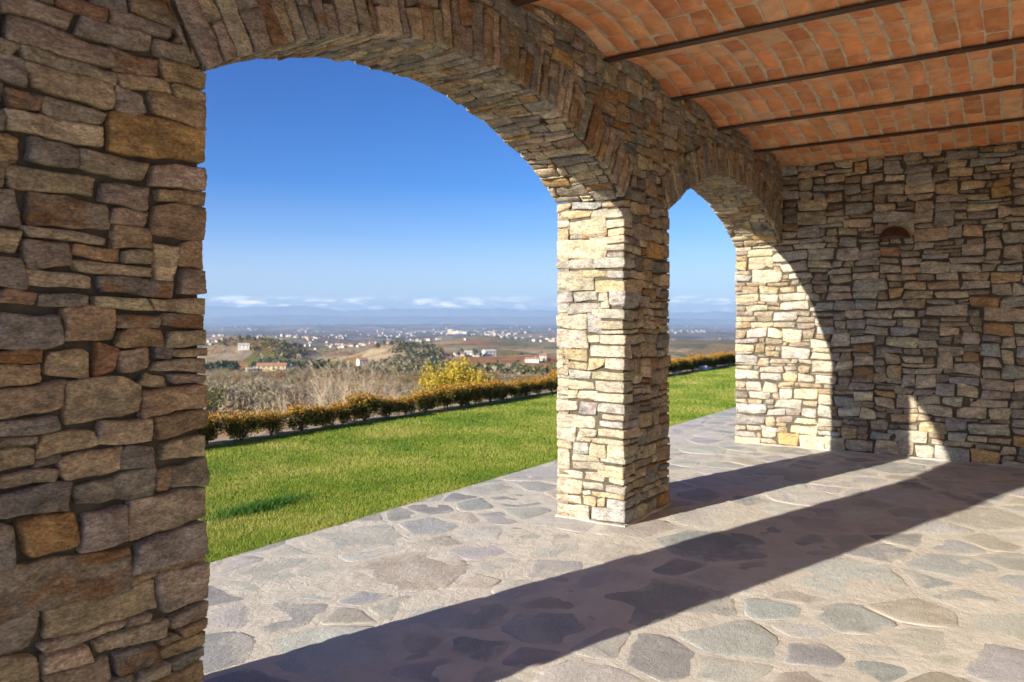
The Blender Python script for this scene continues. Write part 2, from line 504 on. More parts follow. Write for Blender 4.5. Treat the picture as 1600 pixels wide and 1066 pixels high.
# ------------------------------------------------------------------ masonry generators
YI, YO = 2.525, 3.11            # inner and outer face of the arcade wall
XL0, XL1 = 0.72, 1.72           # left pier
XP0, XP1 = 5.24, 6.12           # pier between the arches
XE = 9.68                       # end wall
ZS, RISE, ZC = 2.47, 0.53, 3.41 # springing, arch rise, underside of the beams
ARCH = []
for a0, a1 in ((XL1, XP0), (XP1, XE - 0.02)):
    half = (a1 - a0) / 2
    rad = (half * half + RISE * RISE) / (2 * RISE)
    ARCH.append(((a0 + a1) / 2, ZS + RISE - rad, rad, math.asin(half / rad)))
RING = 0.30

PALETTE = [((0.285, 0.250, 0.205), 5), ((0.340, 0.295, 0.235), 4), ((0.250, 0.238, 0.212), 4), ((0.370, 0.310, 0.220), 4),
           ((0.310, 0.240, 0.160), 3), ((0.370, 0.255, 0.125), 1.5), ((0.205, 0.200, 0.188), 2.6), ((0.430, 0.370, 0.275), 3), ((0.260, 0.165, 0.095), 1.4)]
def pick_color(k=1.0, pal=PALETTE):
    c = rng.choices([p[0] for p in pal], [p[1] for p in pal])[0]
    j = rng.uniform(0.85, 1.15) * k
    return tuple(min(0.8, x * j * rng.uniform(0.96, 1.04)) for x in c)

def pack(W, H, left=None, flat=0.0, big=1.0, wmin=0.045):
    """random rubble: stones set on the lowest ledge, left to right. Returns (u0,u1,v0,v1,touch_left,touch_right)"""
    sky_ = [[0.0, W, 0.0]]
    out = []
    li = 0
    while True:
        i = min(range(len(sky_)), key=lambda k: (round(sky_[k][2], 4), sky_[k][0]))
        x0, x1, z = sky_[i]
        if z >= H - 1e-5: break
        avail = x1 - x0
        steps = []
        if i > 0: steps.append(sky_[i - 1][2] - z)
        if i < len(sky_) - 1: steps.append(sky_[i + 1][2] - z)
        steps = [s for s in steps if s > 0.012]
        side = x0
        if left is not None and i == 0:
            q1, bw = left[li]; li += 1
            h = q1 - z; w = min(bw, avail)
            if avail - w < wmin: w = avail
        else:
            r = rng.random()
            if r < 0.20 + flat: h = rng.uniform(0.030, 0.055) * big; w = rng.uniform(0.09, 0.30) * big
            elif r < 0.60 + flat * 0.6: h = rng.uniform(0.055, 0.10) * big; w = rng.uniform(0.11, 0.30) * big
            else: h = rng.uniform(0.09, 0.150) * big; w = h * rng.uniform(1.2, 3.0)
            if h < 0.055 * big and steps and min(steps) > 0.075 and rng.random() < 0.5: h *= 1.7
            if steps:
                s = min(steps)
                if avail <= 0.10 * big and s < 0.2: h = s if s < 0.11 else s * rng.choice((1, 0.5, 0.6))
                elif abs(h - s) < 0.03 or (rng.random() < 0.45 and 0.045 < s < 0.18): h = s
                elif abs(h - max(steps)) < 0.025: h = max(steps)
            if H - (z + h) < 0.03: h = H - z
            if avail < w + wmin * 1.2:
                w = avail if avail < 0.42 * big else avail * rng.uniform(0.4, 0.6)
            elif i > 0 and rng.random() < 0.5: side = x1 - w
        h = min(h, H - z)
        u0, u1 = side, side + w
        out.append((u0, u1, z, z + h, u0 < 1e-6, u1 > W - 1e-6))
        new = []
        if u0 - x0 > 1e-6: new.append([x0, u0, z])
        new.append([u0, u1, z + h])
        if x1 - u1 > 1e-6: new.append([u1, x1, z])
        sky_[i:i + 1] = new
        k = 0
        while k < len(sky_) - 1:
            if abs(sky_[k][2] - sky_[k + 1][2]) < 1e-4:
                sky_[k][1] = sky_[k + 1][1]; del sky_[k + 1]
            else: k += 1
    return out

def warp(p):
    """the slow waver of hand-laid courses, the same for every stone at a given spot"""
    q = Vector(p); a = q * 2.3; b_ = q * 7.5
    return (p[0] + .010 * mnoise.noise(a + Vector((31, 0, 0))) + .006 * mnoise.noise(b_ + Vector((7, 0, 0))),
            p[1] + .006 * mnoise.noise(a + Vector((0, 47, 0))) + .004 * mnoise.noise(b_ + Vector((0, 9, 0))),
            p[2] + .020 * mnoise.noise(a) * min(1, abs(p[2]) * 4) + .008 * mnoise.noise(b_))

def stone_geo(u0, u1, v0, v1, depth, mp, w1=0.0, res=0.09, gap=0.006, rough=0.006, bev=0.011, rings=1, lock='', cj=0.018, fine=0.0, tilt=1.0, chip=0.25):
    """one dressed-by-hand stone: a rounded, uneven slab with its face at w1 and its body behind"""
    W, H = u1 - u0, v1 - v0
    g = gap * 0.5
    jx = lambda: rng.uniform(-0.65, 1) * min(cj, 0.18 * W)
    jy = lambda: rng.uniform(-0.65, 1) * min(cj, 0.20 * H)
    cs = []
    for (a, b_) in ((0, 0), (1, 0), (0, 1), (1, 1)):
        x = (u0 + g + jx()) if a == 0 else (u1 - g - jx())
        y = (v0 + g + jy()) if b_ == 0 else (v1 - g - jy())
        if 'l' in lock and a == 0: x = u0 + rng.uniform(-0.004, 0.003)
        if 'r' in lock and a == 1: x = u1 + rng.uniform(-0.003, 0.004)
        cs.append((x, y))
    ex = min(0.35, 0.009 / W); ey = min(0.35, 0.009 / H)
    nu = max(1, round(W / res)); nv = max(1, round(H / res))
    S = [0.0] + [ex + (1 - 2 * ex) * k / nu for k in range(nu + 1)] + [1.0]
    T = [0.0] + [ey + (1 - 2 * ey) * k / nv for k in range(nv + 1)] + [1.0]
    kr = [rng.uniform(0.01, 0.10) * min(W, H) for _ in range(4)]
    if rng.random() < chip: kr[rng.randrange(4)] = rng.uniform(0.25, 0.5) * min(W, H)      # a knocked-off corner
    seed = Vector((rng.uniform(-99, 99), rng.uniform(-99, 99), rng.uniform(-99, 99)))
    tx, ty = rng.gauss(0, 0.03) * tilt, rng.gauss(0, 0.045) * tilt
    wob = min(0.010, 0.10 * H)
    P, idx = [], {}
    cu, cv = (u0 + u1) / 2, (v0 + v1) / 2
    for j, t in enumerate(T):
        for i, s in enumerate(S):
            x = (cs[0][0] * (1 - s) + cs[1][0] * s) * (1 - t) + (cs[2][0] * (1 - s) + cs[3][0] * s) * t
            y = (cs[0][1] * (1 - s) + cs[1][1] * s) * (1 - t) + (cs[2][1] * (1 - s) + cs[3][1] * s) * t
            a, b_ = 2 * s - 1, 2 * t - 1
            q = (abs(a) * abs(b_)) ** 5
            k_ = kr[(1 if a > 0 else 0) + (2 if b_ > 0 else 0)] * q * 0.5
            nx = mnoise.noise(seed + Vector((x, y, 0)) * 13) * wob
            ny = mnoise.noise(seed + Vector((x, y, 7)) * 13) * wob
            lx = ('l' in lock and a < 0) or ('r' in lock and a > 0)
            x += (0 if lx else nx) - math.copysign(k_, a) * (0.25 if lx else 1)
            y += ny - math.copysign(k_ * 0.8, b_)
            edge = i in (0, len(S) - 1) or j in (0, len(T) - 1)
            w = w1 + tx * (x - cu) + ty * (y - cv)
            w += rough * mnoise.noise(seed + Vector((x, y, 3)) * 10) + rough * 0.6 * mnoise.noise(seed + Vector((x, y * 1.6, 9)) * 27)
            if fine:
                q3 = Vector((x, y, 1))
                w += fine * (0.8 * (0.5 - abs(mnoise.noise(seed + Vector((x * 9, y * 15, 2))))) + 0.55 * mnoise.noise(seed + Vector((x * 22, y * 60, 4))) + 0.4 * mnoise.noise(seed + q3 * 75))
            if edge: w -= bev * rng.uniform(0.35, 1.25)
            idx[i, j] = len(P); P.append((x, y, w))
    F = []
    for j in range(len(T) - 1):
        for i in range(len(S) - 1):
            F.append((idx[i, j], idx[i + 1, j], idx[i + 1, j + 1], idx[i, j + 1]))
    loop = [idx[i, 0] for i in range(len(S))] + [idx[len(S) - 1, j] for j in range(1, len(T))] + \
           [idx[i, len(T) - 1] for i in range(len(S) - 2, -1, -1)] + [idx[0, j] for j in range(len(T) - 2, 0, -1)]
    prev = loop
    for k in range(1, rings + 1):
        fr = k / rings
        cur = []
        for q in loop:
            x, y, w = P[q]
            sh = 0.0
            if rings > 1:
                x += mnoise.noise(seed + Vector((y * 9, fr * 5, x))) * 0.008
                y += mnoise.noise(seed + Vector((x * 9, fr * 5, y + 4))) * 0.004
                if k == rings: x += (cu - x) * min(0.25, 0.010 / W); y += (cv - y) * min(0.25, 0.008 / H)
            P_ = (x, y, w - fr * (depth + w - w1))
            cur.append(len(P)); P.append(P_)
        for a in range(len(loop)):
            b2 = (a + 1) % len(loop)
            F.append((prev[a], cur[a], cur[b2], prev[b2]))
        prev = cur
    V = [warp(mp(*p)) for p in P]
    o = Vector(mp(cu, cv, 0)); du = Vector(mp(cu + 1e-3, cv, 0)) - o; dv = Vector(mp(cu, cv + 1e-3, 0)) - o; dw = Vector(mp(cu, cv, 1e-3)) - o
    if du.cross(dv).dot(dw) < 0: F = [tuple(reversed(f)) for f in F]
    return V, F

CAMV = Vector((0, 0, CAM_H)); FWD = Vector((math.cos(YAW), math.sin(YAW), 0)); RGT = Vector((math.sin(YAW), -math.cos(YAW), 0))
def project(p):
    q = Vector(p) - CAMV
    d = q.dot(FWD)
    if d < 0.05: return None
    return 800 + 1200 * q.dot(RGT) / d, 500 - 1200 * q.z / d, d
def in_frame(p, pad=25):
    s = project(p)
    return s is not None and -pad < s[0] < 1600 + pad and -pad < s[1] < 1066 + pad

def emit(root, stones, name='stone', limit=296):
    """stones: list of (V, F, color, size). Seen ones become single parts, the rest one joined part"""
    seen, rest = [], []
    for s in stones:
        c = np.mean(np.asarray(s[0]), axis=0)
        (seen if in_frame(c) else rest).append((s, c))
    if len(seen) > limit:
        def px(sc_):
            V = sc_[0][0]; q = [project(v) for v in V[::3]]
            q = [k for k in q if k]
            xs = [k[0] for k in q]; ys = [k[1] for k in q]
            return -(max(xs) - min(xs)) * (max(ys) - min(ys))
        seen.sort(key=px)
        rest += seen[limit:]; seen = seen[:limit]
    for s, c in seen:
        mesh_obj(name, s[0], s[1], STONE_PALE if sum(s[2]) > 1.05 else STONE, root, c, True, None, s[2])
    groups = {}
    for s, c in rest:
        key = rng.randrange(3)
        mb = groups.setdefault(0, MB()); mb.add(s[0], s[1])
    if groups:
        o = groups[0].build('rubble', RUBBLE, root, smooth=True, color=(0.28, 0.245, 0.20))
        o['kind'] = 'stuff'
    return len(seen), len(rest)

STATS = {}
# ---- left pier
def face_inner(x0):
    return lambda u, v, w: (x0 + u, YI - w, v)
root = thing('stone_pier', 'big dark shaded pier of brown stone blocks filling the near left side', 'pier', (1.22, 2.82, 0))
st = []
for (u0, u1, v0, v1, tl, tr) in pack(XL1 - XL0, ZS, flat=0.08, big=0.98):
    lock = ('l' if tl else '') + ('r' if tr else '')
    V, F = stone_geo(u0, u1, v0, v1, rng.uniform(0.3, 0.5) if tr or tl else 0.12, face_inner(XL0), rng.uniform(-0.010, 0.010), 0.011, 0.003, 0.005,
                     0.006, 4 if tr or tl else 1, lock, 0.022, 0.009)
    c_ = pick_color(1.42); st.append((V, F, (c_[0] * 1.06, c_[1] * .99, c_[2] * .88)))
STATS['left pier'] = emit(root, st)
mb = MB(); mb.box(XL0 + .016, XL1 - .014, YI + .034, YO - .02, -0.05, ZS)
mb.build('mortar', JOINT, root)
# outer and reveal faces of the left pier, away from the camera
mb = MB()
for W, fmap in ((YO - YI, lambda u, v, w: (XL0 - w, YI + u, v)), (YO - YI, lambda u, v, w: (XL1 + w, YI + u, v)), (XL1 - XL0, lambda u, v, w: (XL0 + u, YO + w, v))):
    for (u0, u1, v0, v1, tl, tr) in pack(W, ZS, big=1.5):
        if W < .9 and u0 < 0.35: continue
        V, F = stone_geo(u0, u1, v0, v1, 0.1, fmap, -0.005, 0.3)
        mb.add(V, F)
o = mb.build('rubble', RUBBLE, root, smooth=True, color=(0.30, 0.26, 0.20)); o['kind'] = 'stuff'

# ---- pier between the arches
root = thing('stone_pier', 'sunlit square stone pier standing between the two arch openings', 'pier', (5.68, 2.82, 0))
st = []; quoin = []
for (u0, u1, v0, v1, tl, tr) in pack(XP1 - XP0, ZS, flat=-0.06, big=0.92):
    bdep = rng.uniform(0.12, 0.30)
    lock = ('l' if tl else '') + ('r' if tr else '')
    if tl: quoin.append((v0, v1, bdep))
    V, F = stone_geo(u0, u1, v0, v1, (bdep - 0.004) if tl else (0.3 if tr else 0.12), face_inner(XP0), rng.uniform(-0.006, 0.006), 0.045, 0.004, 0.007,
                     0.007, 4 if tl or tr else 1, lock)
    st.append((V, F, pick_color(1.35), tl))
quoin.sort()
left = [(q[1], q[2]) for q in quoin]
PALE_SUNLIT = [((0.40, 0.37, 0.31), 5), ((0.44, 0.385, 0.29), 4), ((0.33, 0.32, 0.30), 3), ((0.43, 0.35, 0.235), 2), ((0.40, 0.365, 0.30), 4), ((0.33, 0.33, 0.325), 1)]  # paler stones for sun-facing sides: part of the sunlight is in the colour
st = [(a, b_, pick_color(1.2, PALE_SUNLIT) if c else d) for (a, b_, d, c) in st]
rev = lambda u, v, w: (XP0 - w, YI + u, v)
for (u0, u1, v0, v1, tl, tr) in pack(YO - YI, ZS, left=left, flat=-0.08, big=1.1):
    if tl: continue
    V, F = stone_geo(u0, u1, v0, v1, 0.3 if tr else 0.12, rev, rng.uniform(-0.006, 0.006), 0.045, 0.004, 0.007, 0.007, 3 if tr else 1, 'r' if tr else '')
    st.append((V, F, pick_color(1.2, PALE_SUNLIT)))
STATS['mid pier'] = emit(root, st)
mb = MB(); mb.box(XP0 + .016, XP1 - .016, YI + .018, YO - .016, -0.05, ZS)
mb.build('mortar', JOINT, root)
mb = MB()
for W, fmap in ((YO - YI, lambda u, v, w: (XP1 + w, YI + u, v)), (XP1 - XP0, lambda u, v, w: (XP0 + u, YO + w, v))):
    for (u0, u1, v0, v1, tl, tr) in pack(W, ZS, big=1.4):
        if W < .7 and u0 < 0.28: continue
        V, F = stone_geo(u0, u1, v0, v1, 0.1, fmap, -0.005, 0.3)
        mb.add(V, F)
o = mb.build('rubble', RUBBLE, root, smooth=True, color=(0.34, 0.30, 0.24)); o['kind'] = 'stuff'
def mortar_skirt(root, pts, name='mortar_fillet'):
    """the uneven smear of mortar where a wall meets the paving; pts is an open path, walls on its left"""
    mb = MB(); ring = []
    P = []
    for k in range(len(pts) - 1):
        a, b_ = Vector(pts[k]), Vector(pts[k + 1]); L = (b_ - a).length; nn = max(2, int(L / 0.09))
        P += [(a + (b_ - a) * (i / nn)) for i in range(nn)]
    P.append(Vector(pts[-1]))
    for i, p in enumerate(P):
        d = (P[min(i + 1, len(P) - 1)] - P[max(i - 1, 0)]).normalized(); nrm = Vector((d.y, -d.x, 0))
        r = 0.012 + 0.016 * mnoise.noise(p * 7); hgt = 0.012 + 0.016 * mnoise.noise(p * 9 + Vector((5, 5, 5)))
        ring.append([p + nrm * (r + 0.025) + Vector((0, 0, -0.03)), p + nrm * r * 1.2 + Vector((0, 0, 0.010)), p + nrm * r * 0.4 + Vector((0, 0, hgt * 0.7)), p - nrm * 0.04 + Vector((0, 0, hgt))])
    for i in range(len(ring) - 1):
        mb.add(ring[i] + ring[i + 1], [(k, k + 1, k + 5, k + 4) for k in range(3)])
    mb.build(name, GROUT, root, smooth=True)
mortar_skirt(root, [(XP0, YO, 0), (XP0, YI, 0), (XP1, YI, 0)])

# ---- the two arches
labels = ['wide stone arch of upright wedge stones over the big near opening', 'farther stone arch springing from the sunlit pier to the end wall']
for ai, (xc, zc, rad, th) in enumerate(ARCH):
    root = thing('stone_arch', labels[ai], 'arch', (xc, 2.82, ZS))
    L = 2 * th * rad
    st = []; left = []
    ringmap = lambda u, v, w, xc=xc, zc=zc, rad=rad, th=th: (xc + (rad + u) * math.sin(v / rad - th), YI - w, zc + (rad + u) * math.cos(v / rad - th))
    soff = lambda u, v, w, xc=xc, zc=zc, rad=rad, th=th: (xc + (rad - w) * math.sin(v / rad - th), YI + u, zc + (rad - w) * math.cos(v / rad - th))
    v = 0.0
    while v < L - 1e-6:
        t_ = rng.choice((rng.uniform(0.04, 0.07), rng.uniform(0.06, 0.10), rng.uniform(0.07, 0.125)))
        if ai == 1: t_ *= 0.8
        if L - (v + t_) < 0.05: t_ = L - v
        bdep = rng.choice((0.035, 0.05, 0.06, rng.uniform(0.08, 0.22)))
        left.append((v + t_, bdep))
        top = RING + rng.uniform(-0.02, 0.03)
        split = top if rng.random() < 0.5 else top * rng.uniform(0.45, 0.72)
        V, F = stone_geo(0, split, v, v + t_, bdep - 0.004, ringmap, rng.uniform(-0.006, 0.008), 0.03, 0.003, 0.006, 0.007, 4, 'l', 0.014, 0.006, .5, .1)
        st.append((V, F, pick_color(1.2)))
        if split < top - 0.02:
            V, F = stone_geo(split, top, v, v + t_, 0.12, ringmap, rng.uniform(-0.008, 0.007), 0.03, 0.003, 0.006, 0.007, 1, '', 0.014, 0.006, .5, .1)
            st.append((V, F, pick_color(1.2)))
        v += t_
    for (u0, u1, v0, v1, tl, tr) in pack(YO - YI, L, left=left, flat=0.25, big=0.85):
        if tl: continue
        V, F = stone_geo(u0, u1, v0, v1, 0.3 if tr else 0.10, soff, rng.uniform(-0.005, 0.005), 0.05, 0.003, 0.006, 0.006, 2 if tr else 1, 'r' if tr else '', 0.014, 0.005, .5, .1)
        st.append((V, F, pick_color(1.35)))
    STATS['arch%d' % ai] = emit(root, st)
    mb = MB(); N = 40
    prof = []
    for k in range(N + 1):
        a = -th + 2 * th * k / N
        prof.append((xc + (rad + .015) * math.sin(a), zc + (rad + .015) * math.cos(a), xc + (rad + RING - .02) * math.sin(a), zc + (rad + RING - .02) * math.cos(a)))
    for k in range(N):
        a, b_ = prof[k], prof[k + 1]
        y0, y1 = YI + .03, YO - .02
        mb.add([(a[0], y0, a[1]), (b_[0], y0, b_[1]), (b_[2], y0, b_[3]), (a[2], y0, a[3]), (a[0], y1, a[1]), (b_[0], y1, b_[1]), (b_[2], y1, b_[3]), (a[2], y1, a[3])],
               [(0, 1, 2, 3), (7, 6, 5, 4), (0, 4, 5, 1), (3, 2, 6, 7)])
    mb.build('mortar', JOINT, root)
    if ai == 0:     # a dark box standing in for a shaded gap in the arch underside
        a = th - 0.30
        c = (xc + (rad - .004) * math.sin(a), YI + 0.17, zc + (rad - .004) * math.cos(a))
        mb = MB(); mb.box(c[0] - .03, c[0] + .03, c[1] - .016, c[1] + .016, c[2] - .012, c[2] + .05)
        mb.build('dark_gap_box', STEEL, root)

# ---- wall above the arches
root = thing('stone_wall', 'rough stone wall above the arches running up to the brick ceiling', 'wall', (5.2, 2.82, ZS))
WT = 3.56
def ring_push(x, z, pad=0.008):
    for (xc, zc, rad, th) in ARCH:
        r = math.hypot(x - xc, z - zc); a = math.atan2(x - xc, z - zc)
        Re = rad + RING + pad
        if r < Re and abs(a) <= th + 0.004:
            return xc + Re * math.sin(a), zc + Re * math.cos(a)
    return x, z
def inside_ring(x, z):
    return any(math.hypot(x - xc, z - zc) < rad + RING and abs(math.atan2(x - xc, z - zc)) <= th for (xc, zc, rad, th) in ARCH)
def spandrel_map(u, v, w):
    x, z = ring_push(XL0 + u, ZS + v)
    return (x, YI - w, z)
st = []
for (u0, u1, v0, v1, tl, tr) in pack(XE + 0.05 - XL0, WT - ZS, flat=-0.05, big=0.95):
    ins = sum(inside_ring(XL0 + u0 + (u1 - u0) * i / 4, ZS + v0 + (v1 - v0) * j / 4) for i in range(5) for j in range(5))
    if ins > 21: continue
    V, F = stone_geo(u0, u1, v0, v1, 0.12, spandrel_map, rng.uniform(-0.010, 0.008), 0.04, 0.004, 0.008, 0.008, 1, '', 0.018)
    st.append((V, F, pick_color(1.2)))
STATS['spandrel'] = emit(root, st)
mb = MB(); N = 180
def under(x):
    z = ZS
    for (xc, zc, rad, th) in ARCH:
        d = abs(x - xc)
        if d < (rad + RING) * math.sin(th):
            q = zc + math.sqrt(max(0, (rad + RING - .03) ** 2 - d * d))
            half = rad * math.sin(th)
            if d > half: q = min(q, max(ZS, zc + d / math.tan(th)))
            z = max(z, q)
    return min(z, WT - 0.02)
xs = [XL0 + .03 + (XE + .5 - XL0) * k / N for k in range(N + 1)]
for k in range(N):
    a, b_ = xs[k], xs[k + 1]; za, zb = under(a), under(b_)
    mb.add([(a, YI + .03, za), (b, YI + .03, zb) if False else (b_, YI + .03, zb), (b_, YI + .03, WT), (a, YI + .03, WT), (a, YO - .01, za), (b_, YO - .01, zb), (b_, YO - .01, WT), (a, YO - .01, WT)],
           [(0, 1, 2, 3), (7, 6, 5, 4), (0, 4, 5, 1), (3, 2, 6, 7)])
mb.build('mortar', JOINT, root)

# ---- end wall
root = thing('stone_wall', 'end wall of small mixed stones with the sunlit patch beside the far arch', 'wall', (XE, 1.0, 0))
st = []
YB = -1.7
endmap = lambda u, v, w: (XE - w, YO - u, v)
for (u0, u1, v0, v1, tl, tr) in pack(YO - YB, WT, flat=-0.10, big=1.08):
    if YO - u1 > YI + .03 and v0 > 3.02: continue
    k_ = 1.0
    V, F = stone_geo(u0, u1, v0, v1, 0.3 if tl else 0.12, endmap, rng.uniform(-0.008, 0.010), 0.055, 0.006, 0.009, 0.010, 3 if tl else 1, 'l' if tl else '', 0.026)
    pal = PALE_SUNLIT if ((u0 < 1.2 or (1.9 < u1 and u0 < 2.55 and v0 < 0.85)) and rng.random() < 0.93) or rng.random() < 0.30 else PALETTE  # sunlight put into the colour: mostly pale stones where the sun patches fall
    st.append((V, F, pick_color(1.3 if pal is PALE_SUNLIT else 1.6, pal)))
STATS['end wall'] = emit(root, st)
mb = MB(); mb.box(XE + .018, XE + 0.5, YB, YO - .02, -0.05, WT)
mb.build('mortar', JOINT, root)
mortar_skirt(root, [(XE, YB, 0), (XE, YO, 0)][::-1])

# ---- house wall behind the portico (not in view, it closes the room; paled and set near for bounce light)
root = thing('house_wall', 'unseen house wall closing the covered terrace opposite the arches, cream plastered to bounce light', 'wall', (4, YB, 0))
mb = MB(); mb.box(0.4, XE + .5, YB - .4, YB - .03, -0.05, WT); mb.build('wall_plaster', plain('cream_bounce_plaster', (0.76, 0.68, 0.55), 0.9, 0, 0.05, 2), root)

# ------------------------------------------------------------------ ceiling: brick vaults between steel beams
BEAMS = [1.36, 2.56, 3.76, 4.96, 6.16, 7.37, 8.58]
ceiling = bpy.data.objects.new('ceiling', None); COL.objects.link(ceiling); ceiling.location = (5, 0, ZC)
tag(ceiling, 'ceiling of shallow terracotta brick vaults carried by dark steel beams', None, None, 'structure')
FL = 0.038                        # half width of a beam flange
edges = [0.42] + BEAMS + [XE + 0.04]
BPAL = [((0.67, 0.27, 0.110), 4), ((0.70, 0.315, 0.140), 4), ((0.60, 0.225, 0.085), 3), ((0.70, 0.39, 0.21), 1.8), ((0.52, 0.20, 0.08), 1.4)]
nbr = 0; ALLB, RESTS = [], []
for bi in range(len(edges) - 1):
    xa, xb = edges[bi] + 0.012, edges[bi + 1] - 0.012
    vault = bpy.data.objects.new('vault', None); COL.objects.link(vault); vault.parent = ceiling
    vault.location = Vector(((xa + xb) / 2, 0, ZC)) - Vector(ceiling.location)
    hw = (xb - xa) / 2; rise = 0.110 * (hw / 0.59) ** 0.5
    rr = (hw * hw + rise * rise) / (2 * rise); thv = math.asin(hw / rr); xm = (xa + xb) / 2; zb_ = ZC + 0.016
    Lv = 2 * thv * rr
    def vmap(s, y, w, xm=xm, rr=rr, thv=thv, rise=rise, zb_=zb_):        # s along the arc, w down out of the vault
        a = s / rr - thv
        return (xm + (rr - w) * math.sin(a), y, zb_ + rise - rr + (rr - w) * math.cos(a))
    # joint bed
    mb = MB(); NS, y0, y1 = 14, YB, YI + 0.05
    for k in range(NS):
        s0, s1 = Lv * k / NS, Lv * (k + 1) / NS
        mb.add([vmap(s0, y0, 0), vmap(s1, y0, 0), vmap(s1, y1, 0), vmap(s0, y1, 0)], [(0, 1, 2, 3)])
    mb.build('mortar', BJOINT, vault)
    rest = MB()
    y = YI + 0.04; row = 0
    while y > YB:
        bw = rng.uniform(0.138, 0.152); j = rng.uniform(0.008, 0.026)
        s = -rng.uniform(0.02, 0.26)
        skew = rng.uniform(-0.008, 0.008)
        while s < Lv:
            ln = rng.uniform(0.255, 0.295)
            s0, s1 = max(0, s), min(Lv, s + ln)
            s += ln + rng.uniform(0.004, 0.014)
            if s1 - s0 < 0.03: continue
            w1 = rng.uniform(0.001, 0.006)
            ya, yb2 = y - j / 2, y - bw + j / 2
            nseg = max(2, round((s1 - s0) / 0.07))
            P, F = [], []
            cr_ = rng.uniform(0.001, 0.008)
            SS = [0] + [0.02 + 0.96 * k / nseg for k in range(nseg + 1)] + [1]
            TT = [0, 0.035, 0.5, 0.965, 1]
            sx, sy = rng.uniform(-.006, .006), rng.uniform(-.006, .006)
            sd = Vector((rng.uniform(-50, 50), rng.uniform(-50, 50), 0))
            for tt in TT:
                for k in SS:
                    a, b_ = 2 * k - 1, 2 * tt - 1
                    q = (abs(a) * abs(b_)) ** 6
                    ss = s0 + (s1 - s0) * k - math.copysign(cr_ * q, a) + sx * b_ + mnoise.noise(sd + Vector((k * 4, tt * 3, 2))) * 0.004
                    yy = ya + (yb2 - ya) * tt + math.copysign(cr_ * q, b_) + sy * a + skew * a + mnoise.noise(sd + Vector((k * 5, tt * 3, 8))) * 0.004
                    ed = k in (0, 1) or tt in (0, 1)
                    P.append((ss, yy, w1 + 0.0015 * mnoise.noise(sd + Vector((k * 3, tt * 2, 1))) - (0.0025 if ed else 0)))
            nS = len(SS)
            for jj in range(len(TT) - 1):
                for ii in range(nS - 1): F.append((jj * nS + ii, jj * nS + ii + 1, (jj + 1) * nS + ii + 1, (jj + 1) * nS + ii))
            loop = list(range(nS)) + [k * nS + nS - 1 for k in range(1, len(TT))] + [(len(TT) - 1) * nS + k for k in range(nS - 2, -1, -1)] + [k * nS for k in range(len(TT) - 2, 0, -1)]
            bb = len(P)
            for q in loop: P.append((P[q][0], P[q][1], -0.012))
            for k in range(len(loop)): F.append((loop[k], bb + k, bb + (k + 1) % len(loop), loop[(k + 1) % len(loop)]))
            V = [vmap(*p) for p in P]
            c = np.mean(np.asarray(V), axis=0)
            if in_frame(c, 60) and bi >= 2:
                q = [project(v) for v in V]
                xs_ = [k[0] for k in q]; ys_ = [k[1] for k in q]
                ALLB.append(((max(xs_) - min(xs_)) * (max(ys_) - min(ys_)) * (1 if in_frame(c, 0) else .1), len(ALLB), V, F, c, vault, rest))
            else: rest.add(V, F)
        y -= bw; row += 1
    RESTS.append((rest, vault))
ALLB.sort(key=lambda k: (-k[0], k[1]))            # the 296 bricks that show largest stand alone, the others are joined vault by vault
for k in ALLB[:296]: mesh_obj('brick', k[2], k[3], BRICK, k[5], k[4], True, None, pick_color(1.0, BPAL)); nbr += 1
for k in ALLB[296:]: k[6].add(k[2], k[3])
for rest, vault in RESTS:
    if rest.v:
        o = rest.build('brickwork', BRICK_MIX, vault, smooth=True); o['kind'] = 'stuff'
STATS['bricks'] = nbr
mb = MB(); mb.box(0.36, XE + 0.6, YB - 0.4, YO + 0.12, ZC + 0.24, ZC + 0.55)
roof = mb.build('roof_slab', plain('roof_concrete', (0.35, 0.33, 0.30)), ceiling)
names = {1.36: 'dark steel beam under the brick ceiling above the left pier', 2.56: 'dark steel beam under the ceiling near the crown of the wide arch',
         3.76: 'dark steel beam crossing the top edge of the photo', 4.96: 'long dark steel beam second from the top, ending over the wide arch',
         6.16: 'dark steel beam ending on the wall above the sunlit pier', 7.37: 'dark steel beam ending above the middle of the far arch',
         8.58: 'dark steel beam closest to the end wall'}
for bx in BEAMS:
    root = thing('steel_beam', names[bx], 'beam', (bx, 0, ZC), 'steel beams carrying the ceiling')
    y0, y1 = YB - 0.1, YI + 0.16
    mb = MB(); mb.box(bx - FL, bx + FL, y0, y1, ZC, ZC + 0.012); mb.build('flange', STEEL, root)
    mb = MB(); mb.box(bx - .005, bx + .005, y0, y1, ZC + .0125, ZC + .17); mb.build('web', STEEL, root)

# ------------------------------------------------------------------ wall lamp
lx, ly, lz = XE - 0.015, 1.28, 2.465
root = thing('wall_lamp', 'dark brown half dome lamp fixed to the end wall', 'lamp', (lx, ly, lz))
mb = MB(); NA, NB = 20, 9
for rad_, flip in ((0.165, False), (0.155, True)):
    b0 = len(mb.v)
    for j in range(NB + 1):
        ph = math.pi / 2 * j / NB
        for i in range(NA + 1):
            a = math.pi * i / NA
            mb.v.append((lx - rad_ * math.sin(a) * math.cos(ph), ly + rad_ * math.cos(a) * math.cos(ph), lz + rad_ * 0.92 * math.sin(ph)))
    for j in range(NB):
        for i in range(NA):
            q = (b0 + j * (NA + 1) + i, b0 + j * (NA + 1) + i + 1, b0 + (j + 1) * (NA + 1) + i + 1, b0 + (j + 1) * (NA + 1) + i)
            mb.f.append(q if flip else q[::-1]); mb.m.append(0)
half = (NA + 1) * (NB + 1)
for i in range(NA): mb.f.append((i, i + 1, half + i + 1, half + i)); mb.m.append(0)
